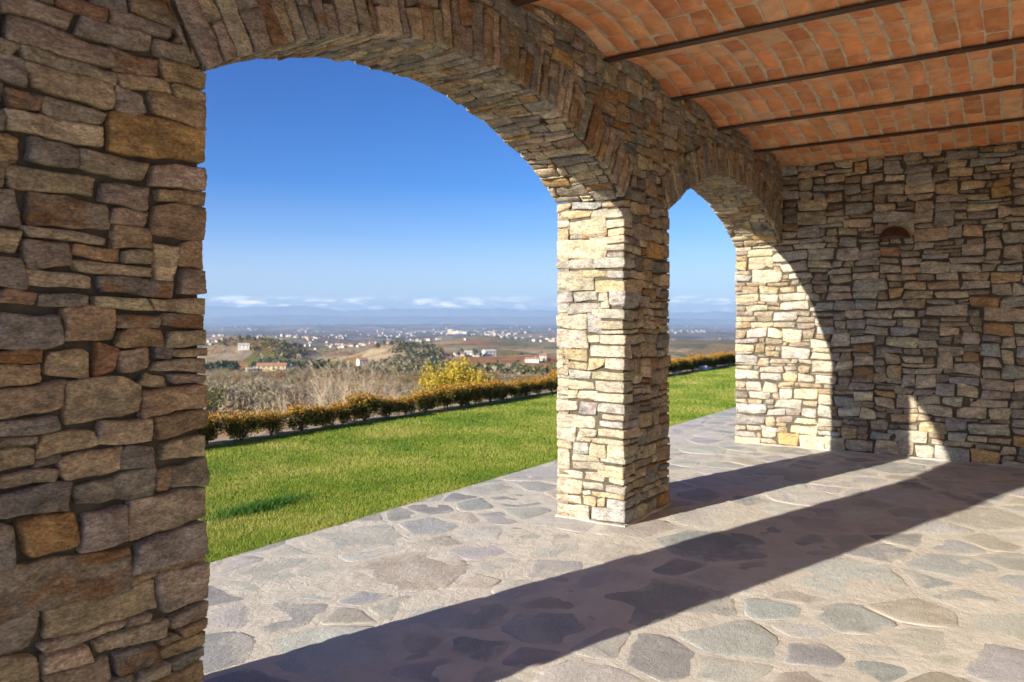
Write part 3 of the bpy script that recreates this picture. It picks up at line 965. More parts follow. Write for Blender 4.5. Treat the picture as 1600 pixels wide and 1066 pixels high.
mb.build('lamp_shade', LAMP, root, smooth=True)
mb = MB()
pts = [(lx, ly + 0.15 * math.cos(math.pi * k / 16), lz + 0.01 + 0.13 * math.sin(math.pi * k / 16)) for k in range(17)]
mb.add([(p[0] - .012, p[1], p[2]) for p in pts] + [(p[0] + .02, p[1], p[2]) for p in pts],
       [tuple(range(17)), tuple(range(33, 16, -1))] + [(k, 17 + k, 18 + k, k + 1) for k in range(16)])
mb.build('back_plate', LAMP, root)
mb = MB(); mb.tube([(lx - .06, ly, lz + .10), (lx - .06, ly, lz + .06), (lx - .06, ly, lz + .02), (lx - .06, ly, lz + .008)], [.014, .022, .022, .010], 12)
mb.build('bulb', BULB, root, smooth=True)

# ------------------------------------------------------------------ crazy paving
YG = 4.35
def clip(poly, nx, ny, c):
    out = []
    for i in range(len(poly)):
        p, q = poly[i], poly[(i + 1) % len(poly)]
        a = nx * p[0] + ny * p[1] - c; b_ = nx * q[0] + ny * q[1] - c
        if a <= 0: out.append(p)
        if (a < 0 < b_) or (b_ < 0 < a):
            t_ = a / (a - b_); out.append((p[0] + (q[0] - p[0]) * t_, p[1] + (q[1] - p[1]) * t_))
    return out
paving = bpy.data.objects.new('paving', None); COL.objects.link(paving); paving.location = (6, 1, 0)
tag(paving, 'terrace floor of irregular pale grey flagstones set in cream mortar', None, None, 'structure')
X0, X1, Y0, Y1 = -1.5, 17.0, YB + .0, YG
sites = []
tries = 0
while tries < 16000:
    tries += 1
    x, y = rng.uniform(X0 - .4, X1 + .4), rng.uniform(Y0 - .4, Y1 + .1)
    rad_ = rng.choice((0.22, 0.30, 0.40, 0.50, 0.60, 0.66))
    if all(math.hypot((x - s[0]) * 0.92, (y - s[1]) * 1.08) > (rad_ + s[2]) / 2 for s in sites if abs(x - s[0]) < 1): sites.append((x, y, rad_))
FPAL = [((0.42, 0.42, 0.405), 5), ((0.36, 0.37, 0.37), 4), ((0.44, 0.41, 0.365), 2.4), ((0.32, 0.33, 0.33), 2.2), ((0.45, 0.405, 0.345), 1.2), ((0.48, 0.475, 0.455), 4)]
rest = MB(); nfl = 0; todo = []
for s in sites:
    poly = [(X0, Y0), (X1, Y0), (X1, Y1), (X0, Y1)]
    near = sorted((t_ for t_ in sites if t_ is not s), key=lambda t_: (t_[0] - s[0]) ** 2 + (t_[1] - s[1]) ** 2)[:18]
    for t_ in near:
        dx, dy = t_[0] - s[0], t_[1] - s[1]; L = math.hypot(dx, dy)
        wgt = (L * L + (s[2] ** 2 - t_[2] ** 2) * 0.35) / (2 * L)      # power cells: big stones stay big
        ux, uy = dx / L, dy / L
        g = rng.uniform(0.003, 0.018)
        poly = clip(poly, ux, uy, ux * s[0] + uy * s[1] + wgt - g)
        if len(poly) < 3: break
    if len(poly) < 3: continue
    ar = 0.5 * sum(poly[i][0] * poly[(i + 1) % len(poly)][1] - poly[(i + 1) % len(poly)][0] * poly[i][1] for i in range(len(poly)))
    if ar < 0.015: continue
    # rounded, wavering outline
    cx = sum(p[0] for p in poly) / len(poly); cy = sum(p[1] for p in poly) / len(poly)
    pts = []
    for i in range(len(poly)):
        p0, p, q = Vector(poly[i - 1]), Vector(poly[i]), Vector(poly[(i + 1) % len(poly)])
        l1, l2 = (p - p0).length, (q - p).length
        if l1 < 1e-4 or l2 < 1e-4: continue
        r1 = min(0.022, l1 * 0.25); r2 = min(0.022, l2 * 0.25)
        a, b_ = p + (p0 - p) * (r1 / l1), p + (q - p) * (r2 / l2)
        for t_ in (0.0, 0.33, 0.67, 1.0): pts.append(a * (1 - t_) ** 2 + p * 0.9 * 2 * t_ * (1 - t_) + (Vector((cx, cy)) * 0.1) * 2 * t_ * (1 - t_) + b_ * t_ ** 2)
        e1 = q + (p - q) * (min(0.022, l2 * 0.25) / l2); Ls = (e1 - b_).length; ns = int(Ls / 0.06)
        for k in range(1, ns): pts.append(b_ + (e1 - b_) * (k / ns))
    sd = Vector((rng.uniform(-99, 99), rng.uniform(-99, 99), 0))
    pp = []
    for p in pts:
        d = Vector((cx, cy)) - p
        nz = mnoise.noise(sd + Vector((p.x, p.y, 0)) * 5) * 0.018 + mnoise.noise(sd + Vector((p.x, p.y, 3)) * 16) * 0.014
        pp.append(p + d.normalized() * (nz + 0.004))
    zt = rng.uniform(-0.0026, 0.0012); tx, ty = rng.gauss(0, .003), rng.gauss(0, .003)
    n_ = len(pp); V, F = [], []
    for fr, dz in ((1.04, -0.02), (1.0, -0.004), (0.90, -0.0006), (0.70, 0.0), (0.38, 0.0005)):
        for p in pp:
            x = cx + (p.x - cx) * fr; y = cy + (p.y - cy) * fr
            h = mnoise.noise(sd + Vector((x, y, 5)) * 5) * 0.003 if fr < 1 else 0
            V.append((x, y, zt + dz + h + tx * (x - cx) + ty * (y - cy)))
    V.append((cx, cy, zt + 0.001))
    for k in range(4):
        for i in range(n_): F.append((k * n_ + i, k * n_ + (i + 1) % n_, (k + 1) * n_ + (i + 1) % n_, (k + 1) * n_ + i))
    for i in range(n_): F.append((4 * n_ + i, 4 * n_ + (i + 1) % n_, 5 * n_))
    todo.append((V, F, (cx, cy, 0), in_frame((cx, cy, 0), 60)))
seen = [t_ for t_ in todo if t_[3]]
seen.sort(key=lambda t_: math.hypot(t_[2][0], t_[2][1]))
for t_ in seen[:298]:
    o = mesh_obj('flagstone', t_[0], t_[1], FLAG, paving, t_[2], True, None, pick_color(1.0, FPAL)); nfl += 1
    at_ = o.data.attributes.new('rim', 'FLOAT', 'POINT'); k_ = (len(t_[0]) - 1) // 5
    at_.data.foreach_set('value', [1.0] * (2 * k_) + [0.85] * k_ + [0.15] * k_ + [0.0] * k_ + [0.0])
for t_ in seen[298:] + [t_ for t_ in todo if not t_[3]]: rest.add(t_[0], t_[1])
o = rest.build('flagging', FLAG, paving, smooth=True, color=(0.40, 0.385, 0.36)); o['kind'] = 'stuff'
STATS['flags'] = (nfl, len(seen), len(todo))
# mortar bed with a slightly uneven surface
mb = MB(); dx = 0.05
nx_, ny_ = int((X1 - X0) / dx), int((Y1 - Y0) / dx)
V = []
for j in range(ny_ + 1):
    for i in range(nx_ + 1):
        x, y = X0 + (X1 - X0) * i / nx_, Y0 + (Y1 - Y0) * j / ny_
        V.append((x, y, -0.0022 + 0.0028 * mnoise.noise(Vector((x, y, 0)) * 2.6) + 0.0022 * mnoise.noise(Vector((x, y, 4)) * 8)))
F = [(j * (nx_ + 1) + i, j * (nx_ + 1) + i + 1, (j + 1) * (nx_ + 1) + i + 1, (j + 1) * (nx_ + 1) + i) for j in range(ny_) for i in range(nx_)]
mb.add(V, F)
mb.build('mortar_bed', GROUT, paving, smooth=True)

mb = MB(); mb.box(-16, X0, -9, YG, -0.3, -0.008)  # unseen ground added to bounce sunlight into the open end
o = mb.build('bounce_forecourt', GROUT); o['kind'] = 'structure'; tag(o, 'unseen pale gravel added beyond the open end of the terrace to bounce light')
# ------------------------------------------------------------------ lawn and grass
YH = 8.5                                         # hedge line
mb = MB()
mb.box(-14, 60, YG, 8.9, -0.45, -0.015)
o = mb.build('lawn', LAWN); o['kind'] = 'structure'; tag(o, 'flat mown lawn between the terrace and the hedge')
mb = MB(); N = 60
for k in range(N):
    xa, xb = -2 + 36 * k / N, -2 + 36 * (k + 1) / N
    f1 = lambda x: 8.36 + 0.07 * mnoise.noise(Vector((x * 1.3, 0, 0)))
    mb.add([(xa, f1(xa), -.006), (xb, f1(xb), -.006), (xb, 8.85, -.004), (xa, 8.85, -.004)], [(0, 1, 2, 3)])
o = mb.build('hedge_bed', SOIL); o['kind'] = 'structure'; tag(o, 'strip of bare soil under the hedge')

def blades(x, y, z, h, w, lean=0.5):
    n_ = len(x)
    az = nrg.uniform(0, 2 * np.pi, n_); ln = nrg.uniform(0.1, lean, n_) * h
    fa = nrg.uniform(0, 2 * np.pi, n_)
    dx, dy = np.cos(fa) * w / 2, np.sin(fa) * w / 2
    lx_, ly_ = np.cos(az) * ln, np.sin(az) * ln
    V = np.empty((n_, 5, 3))
    V[:, 0] = np.stack([x - dx, y - dy, z], 1); V[:, 1] = np.stack([x + dx, y + dy, z], 1)
    V[:, 2] = np.stack([x + dx * .75 + lx_ * .35, y + dy * .75 + ly_ * .35, z + h * .6], 1)
    V[:, 3] = np.stack([x - dx * .75 + lx_ * .35, y - dy * .75 + ly_ * .35, z + h * .6], 1)
    V[:, 4] = np.stack([x + lx_, y + ly_, z + h * .97], 1)
    b = (np.arange(n_) * 5)[:, None]
    F = np.concatenate([b + np.array([[0, 1, 2]]), b + np.array([[0, 2, 3]]), b + np.array([[3, 2, 4]])], 0)
    return V.reshape(-1, 3), F
xs, ys = [], []
M = 2300000
px_ = nrg.uniform(-4, 30, M); py_ = nrg.uniform(YG - .014, 8.42, M)
dd = np.hypot(px_, py_)
lat = px_ * math.sin(YAW) - py_ * math.cos(YAW); dep = px_ * math.cos(YAW) + py_ * math.sin(YAW)
sx = 800 + 1200 * lat / dep
dens = np.minimum(1.0, (6.0 / dd) ** 2.0)
inview = (dep > .5) & (((sx > 290) & (sx < 920)) | ((sx > 1010) & (sx < 1180)))
keep = nrg.random(M) < dens * np.where(inview, 1.0, .22)
px_, py_, dd = px_[keep], py_[keep], dd[keep]
n_ = len(px_)
patch = np.array([mnoise.noise(Vector((float(a) * 1.1, float(b_) * 1.1, 0))) for a, b_ in zip(px_[:], py_[:])]) if n_ < 700000 else 0
h = nrg.uniform(0.020, 0.036, n_) * (1 + 0.25 * patch)
w = 0.0027 * np.maximum(1, dd / 5.5) * np.where(inview[keep], 1, 1.8)
V, F = blades(px_, py_, np.full(n_, -0.016), h, w, 0.9)
o = mesh_obj('grass', V, F, GRASS, None, (6, 6, 0)); o['kind'] = 'stuff'
tag(o, 'short yellow green grass of the lawn')
STATS['grass'] = n_
# a lusher darker tuft
tx0, ty0 = 4.08, 5.28
n_ = 2600
px_ = tx0 + nrg.normal(0, .22, n_); py_ = ty0 + nrg.normal(0, .075, n_)
V, F = blades(px_, py_, np.full(n_, -0.016), nrg.uniform(.03, .085, n_), np.full(n_, .004), 0.8)
o = mesh_obj('grass_tuft', V, F, TUFT, None, (tx0, ty0, 0)); o['kind'] = 'stuff'; tag(o, 'dark green tuft of longer grass near the left pier')

# ------------------------------------------------------------------ foliage helpers
def leaf_quads(P, size, flat=0.0, thin=.5):
    n_ = len(P)
    a = nrg.normal(size=(n_, 3)); a[:, 2] *= (1 - flat); a /= np.linalg.norm(a, axis=1)[:, None]
    c = nrg.normal(size=(n_, 3)); b_ = np.cross(a, c); b_ /= np.linalg.norm(b_, axis=1)[:, None]
    s = (size * nrg.uniform(.6, 1.3, n_))[:, None]
    V = np.stack([P - a * s, P + b_ * s * thin, P + a * s, P - b_ * s * thin], 1).reshape(-1, 3)
    return V, np.arange(n_ * 4).reshape(-1, 4)
def blob_points(n_, clumps, rad, cr):
    """points in ragged clumps scattered through a crown"""
    C = nrg.normal(size=(clumps, 3)); C /= np.linalg.norm(C, axis=1)[:, None]; C *= (nrg.random(clumps) ** .45)[:, None] * np.array(rad)
    k = nrg.integers(0, clumps, n_)
    d = nrg.normal(size=(n_, 3)); d /= np.linalg.norm(d, axis=1)[:, None]; d *= (nrg.random(n_) ** .5)[:, None] * (cr * nrg.uniform(.6, 1.3, clumps))[k][:, None]
    return C[k] + d

# ---- hedge: a row of small bushes
def hedge_bush_mesh(seed):
    nL = 4200
    P = []
    lob = [(rng.uniform(-.20, .20), rng.uniform(-.15, .15), rng.uniform(.15, .29), rng.uniform(.08, .12)) for _ in range(18)]
    lob += [(rng.uniform(-.26, .26), rng.uniform(-.13, .13), rng.uniform(.24, .31), rng.uniform(.06, .09)) for _ in range(10)]
    lob += [(rng.uniform(-.17, .17), rng.uniform(-.13, .13), rng.uniform(.06, .16), rng.uniform(.06, .10)) for _ in range(10)]
    k = nrg.integers(0, len(lob), nL); L = np.array(lob)[k]
    d = nrg.normal(size=(nL, 3)); d /= np.linalg.norm(d, axis=1)[:, None]; d *= (nrg.random(nL) ** .33)[:, None]
    P = L[:, :3] + d * L[:, 3:4]
    sh = nrg.random(nL) < 0.05                    # stray young shoots
    P[sh, 2] += nrg.uniform(.02, .08, sh.sum())
    P[:, 2] = np.maximum(P[:, 2], .04)
    V, F = leaf_quads(P, 0.015)
    pr = np.clip((P[:, 2] - .20) / .15, 0.05, .80)
    mat = (nrg.random(nL) < pr).astype(int)
    return V, F, mat
fol, stems = [], []
for k in range(5):
    V, F, mt = hedge_bush_mesh(k)
    me_o = mesh_obj('foliage', V, F, [LEAF_GREEN, LEAF_BRONZE], None, (0, 0, 0), False, mt)
    fol.append(me_o.data); bpy.data.objects.remove(me_o)
    mb = MB()
    for q in range(6):
        a = rng.uniform(0, 6.28); r1 = rng.uniform(.08, .16)
        mb.tube([(math.cos(a) * .02, math.sin(a) * .02, -.02), (math.cos(a) * r1 * .5, math.sin(a) * r1 * .5, .11), (math.cos(a) * r1, math.sin(a) * r1, .25)], [.008, .006, .003], 5)
    me_o = mb.build('stem', BARK, None, (0, 0, 0)); stems.append(me_o.data); bpy.data.objects.remove(me_o)
x = 3.9; i = 0
while x < 33:
    sc_ = rng.uniform(0.82, 1.14)
    if 10.25 < x < 10.5: x += 0.16
    o = bpy.data.objects.new('hedge_bush', None); COL.objects.link(o)
    o.location = (x, YH + rng.uniform(-.04, .04) + (x - 5) * 0.006, -0.01); o.scale = (sc_ * 1.08, sc_, sc_ * rng.uniform(.95, 1.1) * (1.12 if x > 14 else 1)); o.rotation_euler = (0, 0, rng.choice((0, math.pi)) + rng.uniform(-.25, .25))
    tag(o, 'low bronze tipped bush in the clipped hedge along the far lawn edge', 'bush', 'bushes of the low hedge')
    for nme, me in (('foliage', fol[i % 5]), ('stem', stems[i % 5])):
        c = bpy.data.objects.new(nme, me); COL.objects.link(c); c.parent = o
    x += rng.uniform(0.41, 0.52); i += 1
# white rocks at the hedge foot
rockspots = [(22.9, 8.35, .16, .11), (23.4, 8.38, .11, .07), (20.6, 8.33, .07, .05), (19.3, 8.3, .06, .05)]
rl = ['biggest white rock at the foot of the hedge by the end wall', 'low white rock touching the biggest rock at the hedge foot', 'small white rock between the hedge stems seen through the far arch', 'smallest white rock at the hedge foot close to the pier']
for (x, y, s, hh), lb in zip(rockspots, rl):
    mb = MB(); nA, nB = 9, 5; sd = Vector((x, y, 3))
    vv = []
    for j in range(nB + 1):
        for k in range(nA):
            ph = -math.pi / 2 + math.pi * j / nB; a = 2 * math.pi * k / nA
            d = Vector((math.cos(ph) * math.cos(a), math.cos(ph) * math.sin(a), math.sin(ph)))
            q = 1 + .35 * mnoise.noise(d * 1.6 + sd)
            vv.append((x + d.x * s * q, y + d.y * s * q, hh * .4 + d.z * hh * q))
    mb.add(vv, [(j * nA + k, j * nA + (k + 1) % nA, (j + 1) * nA + (k + 1) % nA, (j + 1) * nA + k) for j in range(nB) for k in range(nA)])
    o = mb.build('garden_rock', ROCK); tag(o, lb, 'rock', 'white rocks under the hedge')

# ------------------------------------------------------------------ countryside
def at(pxx, D):
    """ground point at picture column pxx (photo pixels) and depth D"""
    la = (pxx - 800) / 1200 * D
    return la * math.sin(YAW) + D * math.cos(YAW), -la * math.cos(YAW) + D * math.sin(YAW)
BR = np.array([0, 14, 22, 35, 60, 100, 200, 400, 625, 1000, 2000, 4000, 8000, 16000, 40000.0])
BZ = np.array([-.5, -.6, -2.6, -4.2, -6.5, -9.5, -18, -28, -38.5, -56, -92, -128, -156, -178, -200.0])
HILLS = [  # px, depth, height, half width across, half depth
    (345, 1090, 26, 80, 80), (425, 1070, 17, 60, 70), (615, 1020, 20, 40, 60), (665, 1000, 6, 50, 60), (790, 980, 4, 70, 120), (860, 1050, 9, 60, 90),
    (770, 2500, 40, 230, 420), (640, 2100, 22, 160, 250), (380, 2700, 42, 200, 350), (480, 3200, 34, 260, 350), (1100, 2400, 42, 240, 350), (1010, 1700, 12, 130, 200),
    (715, 6200, 40, 420, 400), (560, 5000, 24, 500, 400), (450, 7500, 22, 900, 600), (830, 4600, 28, 520, 400), (1080, 5200, 30, 500, 500), (1120, 8000, 26, 900, 700), (350, 5200, 26, 450, 500)]
for k in range(46):
    D = math.exp(rng.uniform(math.log(4000), math.log(22000)))
    HILLS.append((rng.uniform(200, 1400), D, D * rng.uniform(.001, .0028), D * rng.uniform(.05, .16), D * rng.uniform(.05, .09)))
HILLS += [(760, 26000, 245, 3200, 900), (400, 26000, 235, 2400, 900), (1080, 25000, 220, 4000, 1200), (580, 27000, 205, 4000, 1000)]
HX = [(at(p, D), h_, wl_, wd_, math.atan2(*reversed(at(p, D)))) for (p, D, h_, wl_, wd_) in HILLS]
def ground(x, y):
    x = np.asarray(x, float); y = np.asarray(y, float)
    r = np.hypot(x, y)
    z = np.interp(np.log(r + 1), np.log(BR + 1), BZ)
    for ((hx, hy), h_, wl_, wd_, a) in HX:
        c, s = math.cos(a), math.sin(a)
        u = ((x - hx) * c + (y - hy) * s) / wd_; v = (-(x - hx) * s + (y - hy) * c) / wl_
        z = z + h_ * np.exp(-0.5 * (u * u + v * v))
    z = z + np.minimum(r, 3000) * 0.0035 * np.sin(x * .011 + 1.3 * np.sin(y * .007)) * np.cos(y * .009) * (r > 60)
    d = y - 8.7
    t = np.clip(d / (7 + .22 * r), 0, 1); t = t * t * (3 - 2 * t)
    return -.25 * (1 - t) + z * t
az = np.concatenate([np.linspace(R(-180), R(8), 60)[:-1], np.linspace(R(8), R(66), 300), np.linspace(R(66), R(180), 40)[1:]])
rr_ = np.concatenate([[0.5, 4, 8], np.geomspace(10, 30000, 210)])
A, RR = np.meshgrid(az, rr_)
GX, GY = RR * np.cos(A), RR * np.sin(A)
GZ = ground(GX, GY)
# sink under the terrace and lawn slabs
near = (GY < 8.95)
GZ = np.where(near & (RR < 80), np.minimum(GZ, -.22), GZ)
V = np.stack([GX, GY, GZ], -1).reshape(-1, 3)
na = len(az); nr_ = len(rr_)
ii, jj = np.meshgrid(np.arange(na - 1), np.arange(nr_ - 1))
q = (jj * na + ii).ravel()
F = np.stack([q, q + na, q + na + 1, q + 1], 1)[:, ::-1]
o = mesh_obj('terrain', V, F, LAND, None, (0, 0, 0), True); o['kind'] = 'structure'
tag(o, 'rolling autumn countryside of fields and vineyards falling away to a wide plain')

def mountain(pts, D, base=-200):
    mb = MB(); vs_ = []
    for (p, ytop) in pts:
        x, y = at(p, D); z = CAM_H + (500 - ytop) / 1200 * D
        dx, dy = at(p, D * 1.05); ex_, ey_ = at(p, D * .96)
        vs_.append([(ex_, ey_, base), (x + (ex_ - x) * .4, y + (ey_ - y) * .4, base + (z - base) * .55), (x, y, z), (dx, dy, base)])
    for k in range(len(vs_) - 1): mb.add(vs_[k] + vs_[k + 1], [(j, j + 4, j + 5, j + 1) for j in range(3)])
    return mb
pts = []
p = -400.0
while p < 2400:
    if p < 480: y = 477 + 3 * math.sin(p * .02)
    elif p < 540: y = 478 + (p - 480) * .17
    elif p < 880: y = 486 - 4 * math.sin((p - 520) / 360 * 3.14)
    else: y = 484 + 4 * math.sin(p * .013)
    y += 2.2 * mnoise.noise(Vector((p * .03, 0, 0))) + 1.2 * mnoise.noise(Vector((p * .11, 0, 5)))
    pts.append((p, y)); p += 7
o = mountain(pts, 33000).build('mountains', MOUNT, smooth=True); o['kind'] = 'structure'; tag(o, 'faint blue mountain range on the horizon')

# ---- trees
def tree_meshes(kind, leafmat, nleaf, rad, cr, clumps, size, trunk_h, bark=BARK, thin=.5):
    P = blob_points(nleaf, clumps, rad, cr); P[:, 2] += trunk_h + rad[2] * .75
    V, F = leaf_quads(P, size, 0, thin)
    a = mesh_obj('crown', V, F, leafmat, None, (0, 0, 0)); me1 = a.data; bpy.data.objects.remove(a)
    mb = MB()
    top = trunk_h + rad[2]
    mb.tube([(0, 0, -1.5), (0.03, 0, trunk_h * .6), (0, .04, trunk_h), (.05, 0, top)], [top * .035, top * .028, top * .022, top * .006], 6)
    for k in range(7):
        t_ = rng.uniform(0, 6.28); z0 = trunk_h * rng.uniform(.7, 1.15); L = rng.uniform(.5, .95)
        mb.tube([(0, 0, z0), (math.cos(t_) * rad[0] * L * .5, math.sin(t_) * rad[1] * L * .5, z0 + rad[2] * .4), (math.cos(t_) * rad[0] * L, math.sin(t_) * rad[1] * L, z0 + rad[2] * rng.uniform(.6, 1.2))],
                [top * .016, top * .010, top * .003], 5)
    a = mb.build('trunk', bark, None, (0, 0, 0)); me2 = a.data; bpy.data.objects.remove(a)
    return me1, me2
def plant(meshes, x, y, z, s, label, group, name='autumn_tree', cat='tree'):
    o = bpy.data.objects.new(name, None); COL.objects.link(o)
    o.location = (x, y, z); o.scale = (s, s, s * rng.uniform(.85, 1.15)); o.rotation_euler = (0, 0, rng.uniform(0, 6.28))
    tag(o, label, cat, group)
    for nme, me in zip(('crown', 'trunk'), meshes):
        c = bpy.data.objects.new(nme, me); COL.objects.link(c); c.parent = o
    return o
def gz(x, y): return float(ground(x, y))

TM = {'grey': [tree_meshes('g', LEAF_GREY, 1300, (2.0, 2.0, 1.9), .8, 26, .26, .5, TWIG, .16) for _ in range(3)],
      'rust': [tree_meshes('r', LEAF_RUST, 900, (1.8, 1.8, 1.6), .75, 22, .16, .5) for _ in range(2)],
      'olive': [tree_meshes('o', LEAF_OLIVE, 900, (2.1, 2.1, 1.8), .8, 22, .16, .5) for _ in range(3)],
      'dark': [tree_meshes('d', LEAF_DARK, 1500, (1.5, 1.5, 1.8), .7, 30, .13, .8) for _ in range(2)]}
LB = {'grey': ('grey brown leafless looking tree on the wooded slope below the hedge', 'grey brown trees on the near slope'),
      'rust': ('rust red autumn tree on the slope below the hedge', 'rust red trees on the near slope'),
      'olive': ('olive green tree on the slope below the hedge', 'olive trees on the near slope'),
      'dark': ('dark evergreen tree standing beside the hillside houses', 'dark evergreens near the houses')}
slope = []
for k in range(185):
    pxx = rng.uniform(290, 480); D = rng.uniform(60, 420)
    slope.append((pxx, D))
for k in range(105):
    slope.append((rng.uniform(430, 760), rng.uniform(110, 600)))
cnt = {}
for (pxx, D) in slope:
    x, y = at(pxx, D)
    kind = rng.choices(('grey', 'rust', 'olive'), (6, 1.6, 2))[0]
    s = rng.uniform(.55, 1.0)
    plant(rng.choice(TM[kind]), x, y, gz(x, y), s, LB[kind][0], LB[kind][1]); cnt[kind] = cnt.get(kind, 0) + 1
for (pxx, D, s) in [(590, 985, 2.6), (600, 1000, 2.0), (612, 1000, 1.8), (716, 960, 2.0), (722, 985, 2.3), (742, 980, 2.6), (752, 985, 1.6), (768, 1010, 2.8), (760, 1005, 2.2), (360, 1090, 2.0), (352, 1100, 2.4), (388, 1095, 2.4), (460, 1060, 2.5), (470, 1060, 2.0), (850, 900, 1.6), (858, 905, 1.8), (428, 612, .8), (455, 660, 1.4)]:
    x, y = at(pxx, D)
    lb = ('dark evergreen tree on the wooded knoll behind the lone white house' if 580 < pxx < 620 else 'dark evergreen tree beside the low house on the green hill' if 700 < pxx < 730 else
          'dark evergreen tree by the wide white house on the green hill' if 730 < pxx < 757 else 'dark evergreen tree behind the white gabled house on the hill' if 757 <= pxx < 775 else
          'dark evergreen tree near the white house under the left vineyard hill' if 345 < pxx < 400 else 'dark evergreen tree at the right end of the left vineyard hill' if 459 < pxx < 480 else
          'dark evergreen tree by the pale farm building on the right slope' if pxx > 800 else 'dark evergreen tree beside the long yellow farmhouse')
    plant(rng.choice(TM['dark']), x, y, gz(x, y), s, lb, LB['dark'][1], 'evergreen_tree')
N = 9500
D = np.exp(nrg.uniform(np.log(32), np.log(620), N)); pxs = nrg.uniform(-150, 800, N)
la = (pxs - 800) / 1200 * D
wx = la * math.sin(YAW) + D * math.cos(YAW); wy = -la * math.cos(YAW) + D * math.sin(YAW)
bl = np.array([mnoise.fractal(Vector((float(a) / (9 + d * .06), float(b_) / (9 + d * .06), 2)), 1.0, 2.0, 3) for a, b_, d in zip(wx, wy, D)])
kp = (bl > -0.12) & (wy > 14)
wx, wy, D = wx[kp], wy[kp], D[kp]
s_ = nrg.uniform(.45, 1.1, len(wx)) * (1 + D / 300)
C = np.repeat(np.stack([wx, wy, ground(wx, wy) + s_ * .35], 1), 30, 0); SS = np.repeat(s_, 30)
C = C + nrg.normal(size=C.shape) * (SS * .42)[:, None]
V, F = leaf_quads(C, 1.0, 0, .3)
ctr = np.repeat(C, 4, 0); V = ctr + (V - ctr) * np.repeat(SS * .22, 4)[:, None]
mt = np.repeat(nrg.choice([0, 1, 2], len(wx), p=[.6, .16, .24]), 30)
o = mesh_obj('scrub', V, F, [LEAF_GREY, LEAF_RUST, LEAF_OLIVE], None, (100, 90, -10), False, mt); o['kind'] = 'stuff'
tag(o, 'faded scrub covering the slope below the hedge')
# yellow tree just below the hedge
ym = tree_meshes('y', LEAF_YELLOW, 8000, (2.1, 1.9, 1.15), .6, 40, .075, 1.6)
x, y = at(715, 36); zt_ = CAM_H - 84 / 1200 * 36
yt = plant(ym, x, y, zt_ - 2.45, .82, 'bright yellow tree showing just above the hedge', None, 'yellow_tree')
yt.scale = (.86, .86, .82)
# bare shrub of pale twigs behind the hedge
def bare_shrub(pxx, D, ytop, label, nstem, spread):
    x, y = at(pxx, D); z0 = gz(x, y); ztop = CAM_H - (ytop - 500) / 1200 * D; H = ztop - z0
    root = thing('bare_shrub', label, 'shrub', (x, y, z0))
    st_, tw_ = MB(), MB()
    def grow(p, d, L, r, lev):
        pts = [p]; q = p; dd_ = d.copy()
        for k in range(3):
            dd_ = (dd_ + Vector((rng.gauss(0, .14), rng.gauss(0, .14), rng.gauss(.05, .08)))).normalized()
            q = q + dd_ * (L / 3); pts.append(q)
        (st_ if lev < 2 else tw_).tube(pts, [r, r * .85, r * .7, r * .5], 4 if lev < 2 else 3, cap=False)
        if lev < 4:
            for k in range(rng.choice((2, 3, 3))):
                b_ = pts[rng.choice((1, 2, 3, 3))]
                nd_ = (dd_ + Vector((rng.gauss(0, .6), rng.gauss(0, .6), rng.gauss(.12, .3)))).normalized()
                grow(b_, nd_, L * rng.uniform(.5, .8), r * .55, lev + 1)
    for k in range(nstem):
        a = rng.uniform(0, 6.28); sp = rng.uniform(.1, spread)
        d = Vector((math.cos(a) * sp, math.sin(a) * sp, 1)).normalized()
        grow(Vector((x + rng.gauss(0, .25), y + rng.gauss(0, .25), z0 - .1)), d, H * rng.uniform(.30, .50), .018, 0)
    st_.build('stem', TWIG, root, (x, y, z0)); tw_.build('twigs', TWIG, root, (x, y, z0))
bare_shrub(530, 21, 538, 'tall bare shrub of pale twigs rising behind the hedge', 30, 1.25)
bare_shrub(455, 19, 600, 'small bare shrub of pale twigs left of the tall one behind the hedge', 14, 1.1)
bare_shrub(600, 24, 585, 'spreading bare shrub between the tall bare shrub and the yellow tree', 14, 1.2)

# ---- far woods: one mass of little crowns
P, S = [], []
N = 14000
D = np.exp(nrg.uniform(np.log(420), np.log(14000), N)); pxs = nrg.uniform(0, 1400, N)
la = (pxs - 800) / 1200 * D
wx = la * math.sin(YAW) + D * math.cos(YAW); wy = -la * math.cos(YAW) + D * math.sin(YAW)
# trees stand in belts
belt = np.array([mnoise.fractal(Vector((float(a) / (120 + d * .12), float(b_) / (120 + d * .12), 1)), 1.0, 2.0, 3) for a, b_, d in zip(wx, wy, D)])
kp = belt > 0.12
wx, wy, D = wx[kp], wy[kp], D[kp]
